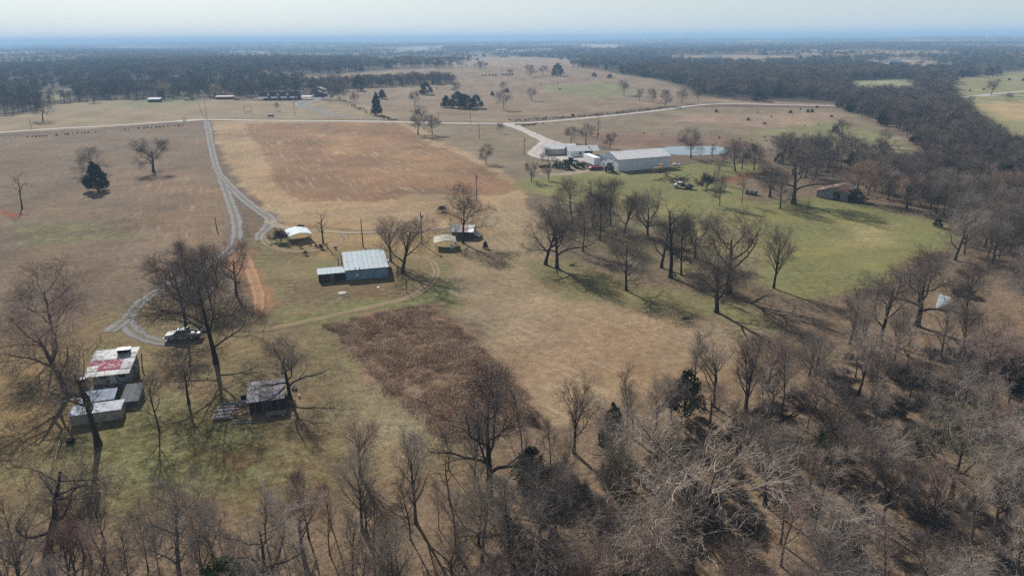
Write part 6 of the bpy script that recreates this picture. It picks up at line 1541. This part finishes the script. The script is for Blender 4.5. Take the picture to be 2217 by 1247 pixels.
# ------------------------------------------------------------------ poles, fences, gates
def pole(px, py, hp, label, arm=False, transf=False, r=.15, light=False):
    x, y, z = gp(px, py); h = height_from_px(px, py, hp); r = min(r, h*.022+.05)
    t = thing('utility_pole', label, 'pole', (x, y, z), .2)
    MB().cyl((0, 0, -.3), (0, 0, h), r, r*.7, 10).build('pole', M_pole, t)
    if arm:
        MB().box((0, 0, h-.7), (2.4, .12, .14)).build('crossarm', M_pole if not light else M_conc, t)
        for xx in (-1.1, -.5, .5, 1.1): MB().cyl((xx, 0, h-.62), (xx, 0, h-.42), .05, .04, 6).build('insulator', M_steel, t)
    else: MB().cyl((0, 0, h), (0, 0, h+.18), .05, .04, 6).build('insulator', M_steel, t)
    if transf:
        MB().lathe((.36, 0, h-1.6), (0, 0, 1), [(.01, 0), (.22, 0), (.24, .1), (.24, .75), (.2, .85), (.01, .9)], 12).build('transformer', M_steel, t)
for a in [(786, 534, 58, 'wooden pole behind the metal workshop'), (914, 529, 70, 'wooden pole with a transformer left of the brown shed', False, True),
 (1032, 436, 60, 'wooden pole at the lower edge of the ploughed field', False, True), (1135, 335, 36, 'wooden pole with a transformer by the white farm drive', False, True),
 (1038, 300, 34, 'wooden pole on the grass south of the county road'), (1019, 270, 28, 'wooden pole on the far side of the county road'), (950, 268, 26, 'wooden pole at the road near the two large bare trees'),
 (638, 250, 30, 'wooden pole on the roadside lawn of the brick house'), (1723, 220, 25, 'pale pole with a crossarm by the wooded road', True), (68, 279, 20, 'wooden pole by the road at the far left'),
 (448, 258, 44, 'tall pole beside the field corner gate'), (470, 500, 30, 'short pole half hidden in the crowns behind the pickup'), (1478, 224, 20, 'thin pole on the upper pasture by the road')]:
    pole(*a)
def gate_frame(label, a, b_, hp):
    o, rz, W = frame(a, b_); h = height_from_px(*a, hp); t = thing('gate_frame', label, 'gate', o, rz)
    for xx in (0, W): MB().cyl((xx, 0, -.2), (xx, 0, h), .14, .12, 8).build('post', M_pole, t)
    MB().box((W/2, 0, h-.15), (W*.9, .12, .16)).build('top_beam', M_pole, t); MB().box((W/2, 0, h*.25), (W*.6, .08, .5)).build('panel', M_pole, t)
gate_frame('tall two-post gate frame on the lawn west of the brick house', (530, 248), (546, 247), 17)
gate_frame('short two-post frame beside the county road at the west', (397, 264), (403, 263), 9)
def fence(label, pts_px, spacing, hh, name='wire_fence'):
    pts_ = [gp(*p) for p in pts_px]; o = pts_[0]; t = thing(name, label, 'fence', o)
    P_ = [Vector((p[0], p[1], 0)) for p in pts_]; tops = []
    me = MB().cyl((0, 0, -.2), (0, 0, hh), .07, .06, 5).mesh('post', M_pole)
    for a, b_ in zip(P_, P_[1:]):
        n = max(1, int((b_-a).length/spacing))
        for i in range(n):
            q = a.lerp(b_, i/n); z = float(terr(q.x, q.y)); p = link('post', me, t); p.location = (q.x-o[0], q.y-o[1], z-o[2]); tops.append((q.x-o[0], q.y-o[1], z-o[2]))
    for k in (.45, .75, 1.0):
        MB().tube([(a, b_, c+hh*k*.95) for a, b_, c in tops], .010, 3).build('wire', M_black, t)
fence('wire fence along the south edge of the county road at the west', [(0, 299), (200, 283), (400, 270)], 7, 1.25)
fence('wire fence running down from the red outbuilding to the field corner', [(735, 212), (768, 232), (815, 255), (850, 262)], 6, 1.3)
fence('wire fence south of the county road east of the farm drive', [(1180, 272), (1300, 258), (1400, 247), (1500, 233)], 8, 1.25)
fence('wire fence between the brown west field and the far pasture', [(428, 222), (436, 245), (446, 260)], 7, 1.3)
# ditch brush along the roads and fence lines
rgB = np.random.default_rng(12); bx, by = [], []
for L_, n_, sp in (([(735, 214), (800, 246), (855, 262)], 90, 1.5), ([(0, 303), (400, 272)], 70, 1.2), ([(1110, 262), (1300, 250), (1450, 234)], 200, 3), ([(1125, 273), (1165, 270)], 40, 2), ([(700, 186), (860, 178), (980, 176)], 260, 9),
                   ([(560, 533), (640, 537), (725, 530), (740, 515)], 0, 1), ([(640, 534), (700, 538)], 10, 2), ([(690, 640), (700, 655)], 0, 1), ([(1300, 285), (1560, 300), (1800, 310)], 25, 7)):
    W_ = [gp(*p)[:2] for p in L_]
    for i in range(n_):
        j = rgB.integers(0, len(W_)-1); f = rgB.random(); bx.append(W_[j][0]*(1-f)+W_[j+1][0]*f+rgB.normal(0, sp)); by.append(W_[j][1]*(1-f)+W_[j+1][1]*f+rgB.normal(0, sp))
bx = np.array(bx); by = np.array(by); s = rgB.uniform(.12, .4, len(bx))
scatter('roadside_brush', np.c_[bx, by, terr(bx, by)], np.c_[s, s, s], rgB.uniform(0, 6.28, len(bx)), tinted(SHRUB, [BR, DK], 'b'), label='scrubby brush along ditches and fence lines')

# cattle
def cow_mesh():
    me = bpy.data.meshes.new('cow')
    V = [(0, 0, .95), (.55, 0, 1.0), (-.6, 0, 1.0), (.85, 0, 1.15), (1.15, 0, 1.0), (1.4, 0, .8), (.5, .2, .5), (.5, .2, 0), (.5, -.2, .5), (.5, -.2, 0), (-.6, .2, .55), (-.65, .2, 0), (-.6, -.2, .55), (-.65, -.2, 0), (-.85, 0, .95), (-.9, 0, .5)]
    E_ = [(0, 1), (0, 2), (1, 3), (3, 4), (4, 5), (1, 6), (6, 7), (1, 8), (8, 9), (2, 10), (10, 11), (2, 12), (12, 13), (2, 14), (14, 15)]
    me.from_pydata(V, E_, []); o = bpy.data.objects.new('cow_tmp', me); C.objects.link(o)
    md = o.modifiers.new('s', 'SKIN'); ss = o.modifiers.new('u', 'SUBSURF'); ss.levels = ss.render_levels = 1
    Rr = [.36, .33, .34, .2, .17, .11, .11, .06, .11, .06, .14, .06, .14, .06, .08, .03]
    for v, r_ in zip(me.skin_vertices[0].data, Rr): v.radius = (r_, r_)
    me.skin_vertices[0].data[0].use_root = True
    dg = bpy.context.evaluated_depsgraph_get(); out = bpy.data.meshes.new_from_object(o.evaluated_get(dg)); bpy.data.objects.remove(o)
    out.materials.clear(); out.materials.append(surf('black hide', (.015, .013, .012))); return out
CM = cow_mesh()
for px, py, rz, lb in ((1212, 195, .2, 'black cow grazing highest up on the green part of the pasture'), (1207, 182, 1.2, 'small black cow near the pasture ridge'), (946, 194, 3.0, 'black cow grazing right of the round cedar'), (1170, 185, 2.0, 'brown-black cow on the slope between two bare trees')):
    x, y, z = gp(px, py); o = link('cow', CM, None, label=lb, cat='cow'); o.location = (x, y, z); o.rotation_euler = (0, 0, rz); o.scale = (1.25,)*3

# ------------------------------------------------------------------ air
hz = bpy.data.materials.new('haze'); hz.use_nodes = True; nt = hz.node_tree; nt.nodes.clear()
ou = nt.nodes.new('ShaderNodeOutputMaterial'); pv = nt.nodes.new('ShaderNodeVolumePrincipled')
pv.inputs['Color'].default_value = HAZE_COL; pv.inputs['Density'].default_value = HAZE_D; pv.inputs['Anisotropy'].default_value = 0.0
nt.links.new(pv.outputs[0], ou.inputs['Volume'])
zlo = float(GZ.min())-1.5; zhi = max(CAM_H, float(GZ.max())+32)+3
MB().box((0, 20000, (zlo+zhi)/2), (130000, 90000, zhi-zlo)).build('haze', hz, None, kind='stuff')
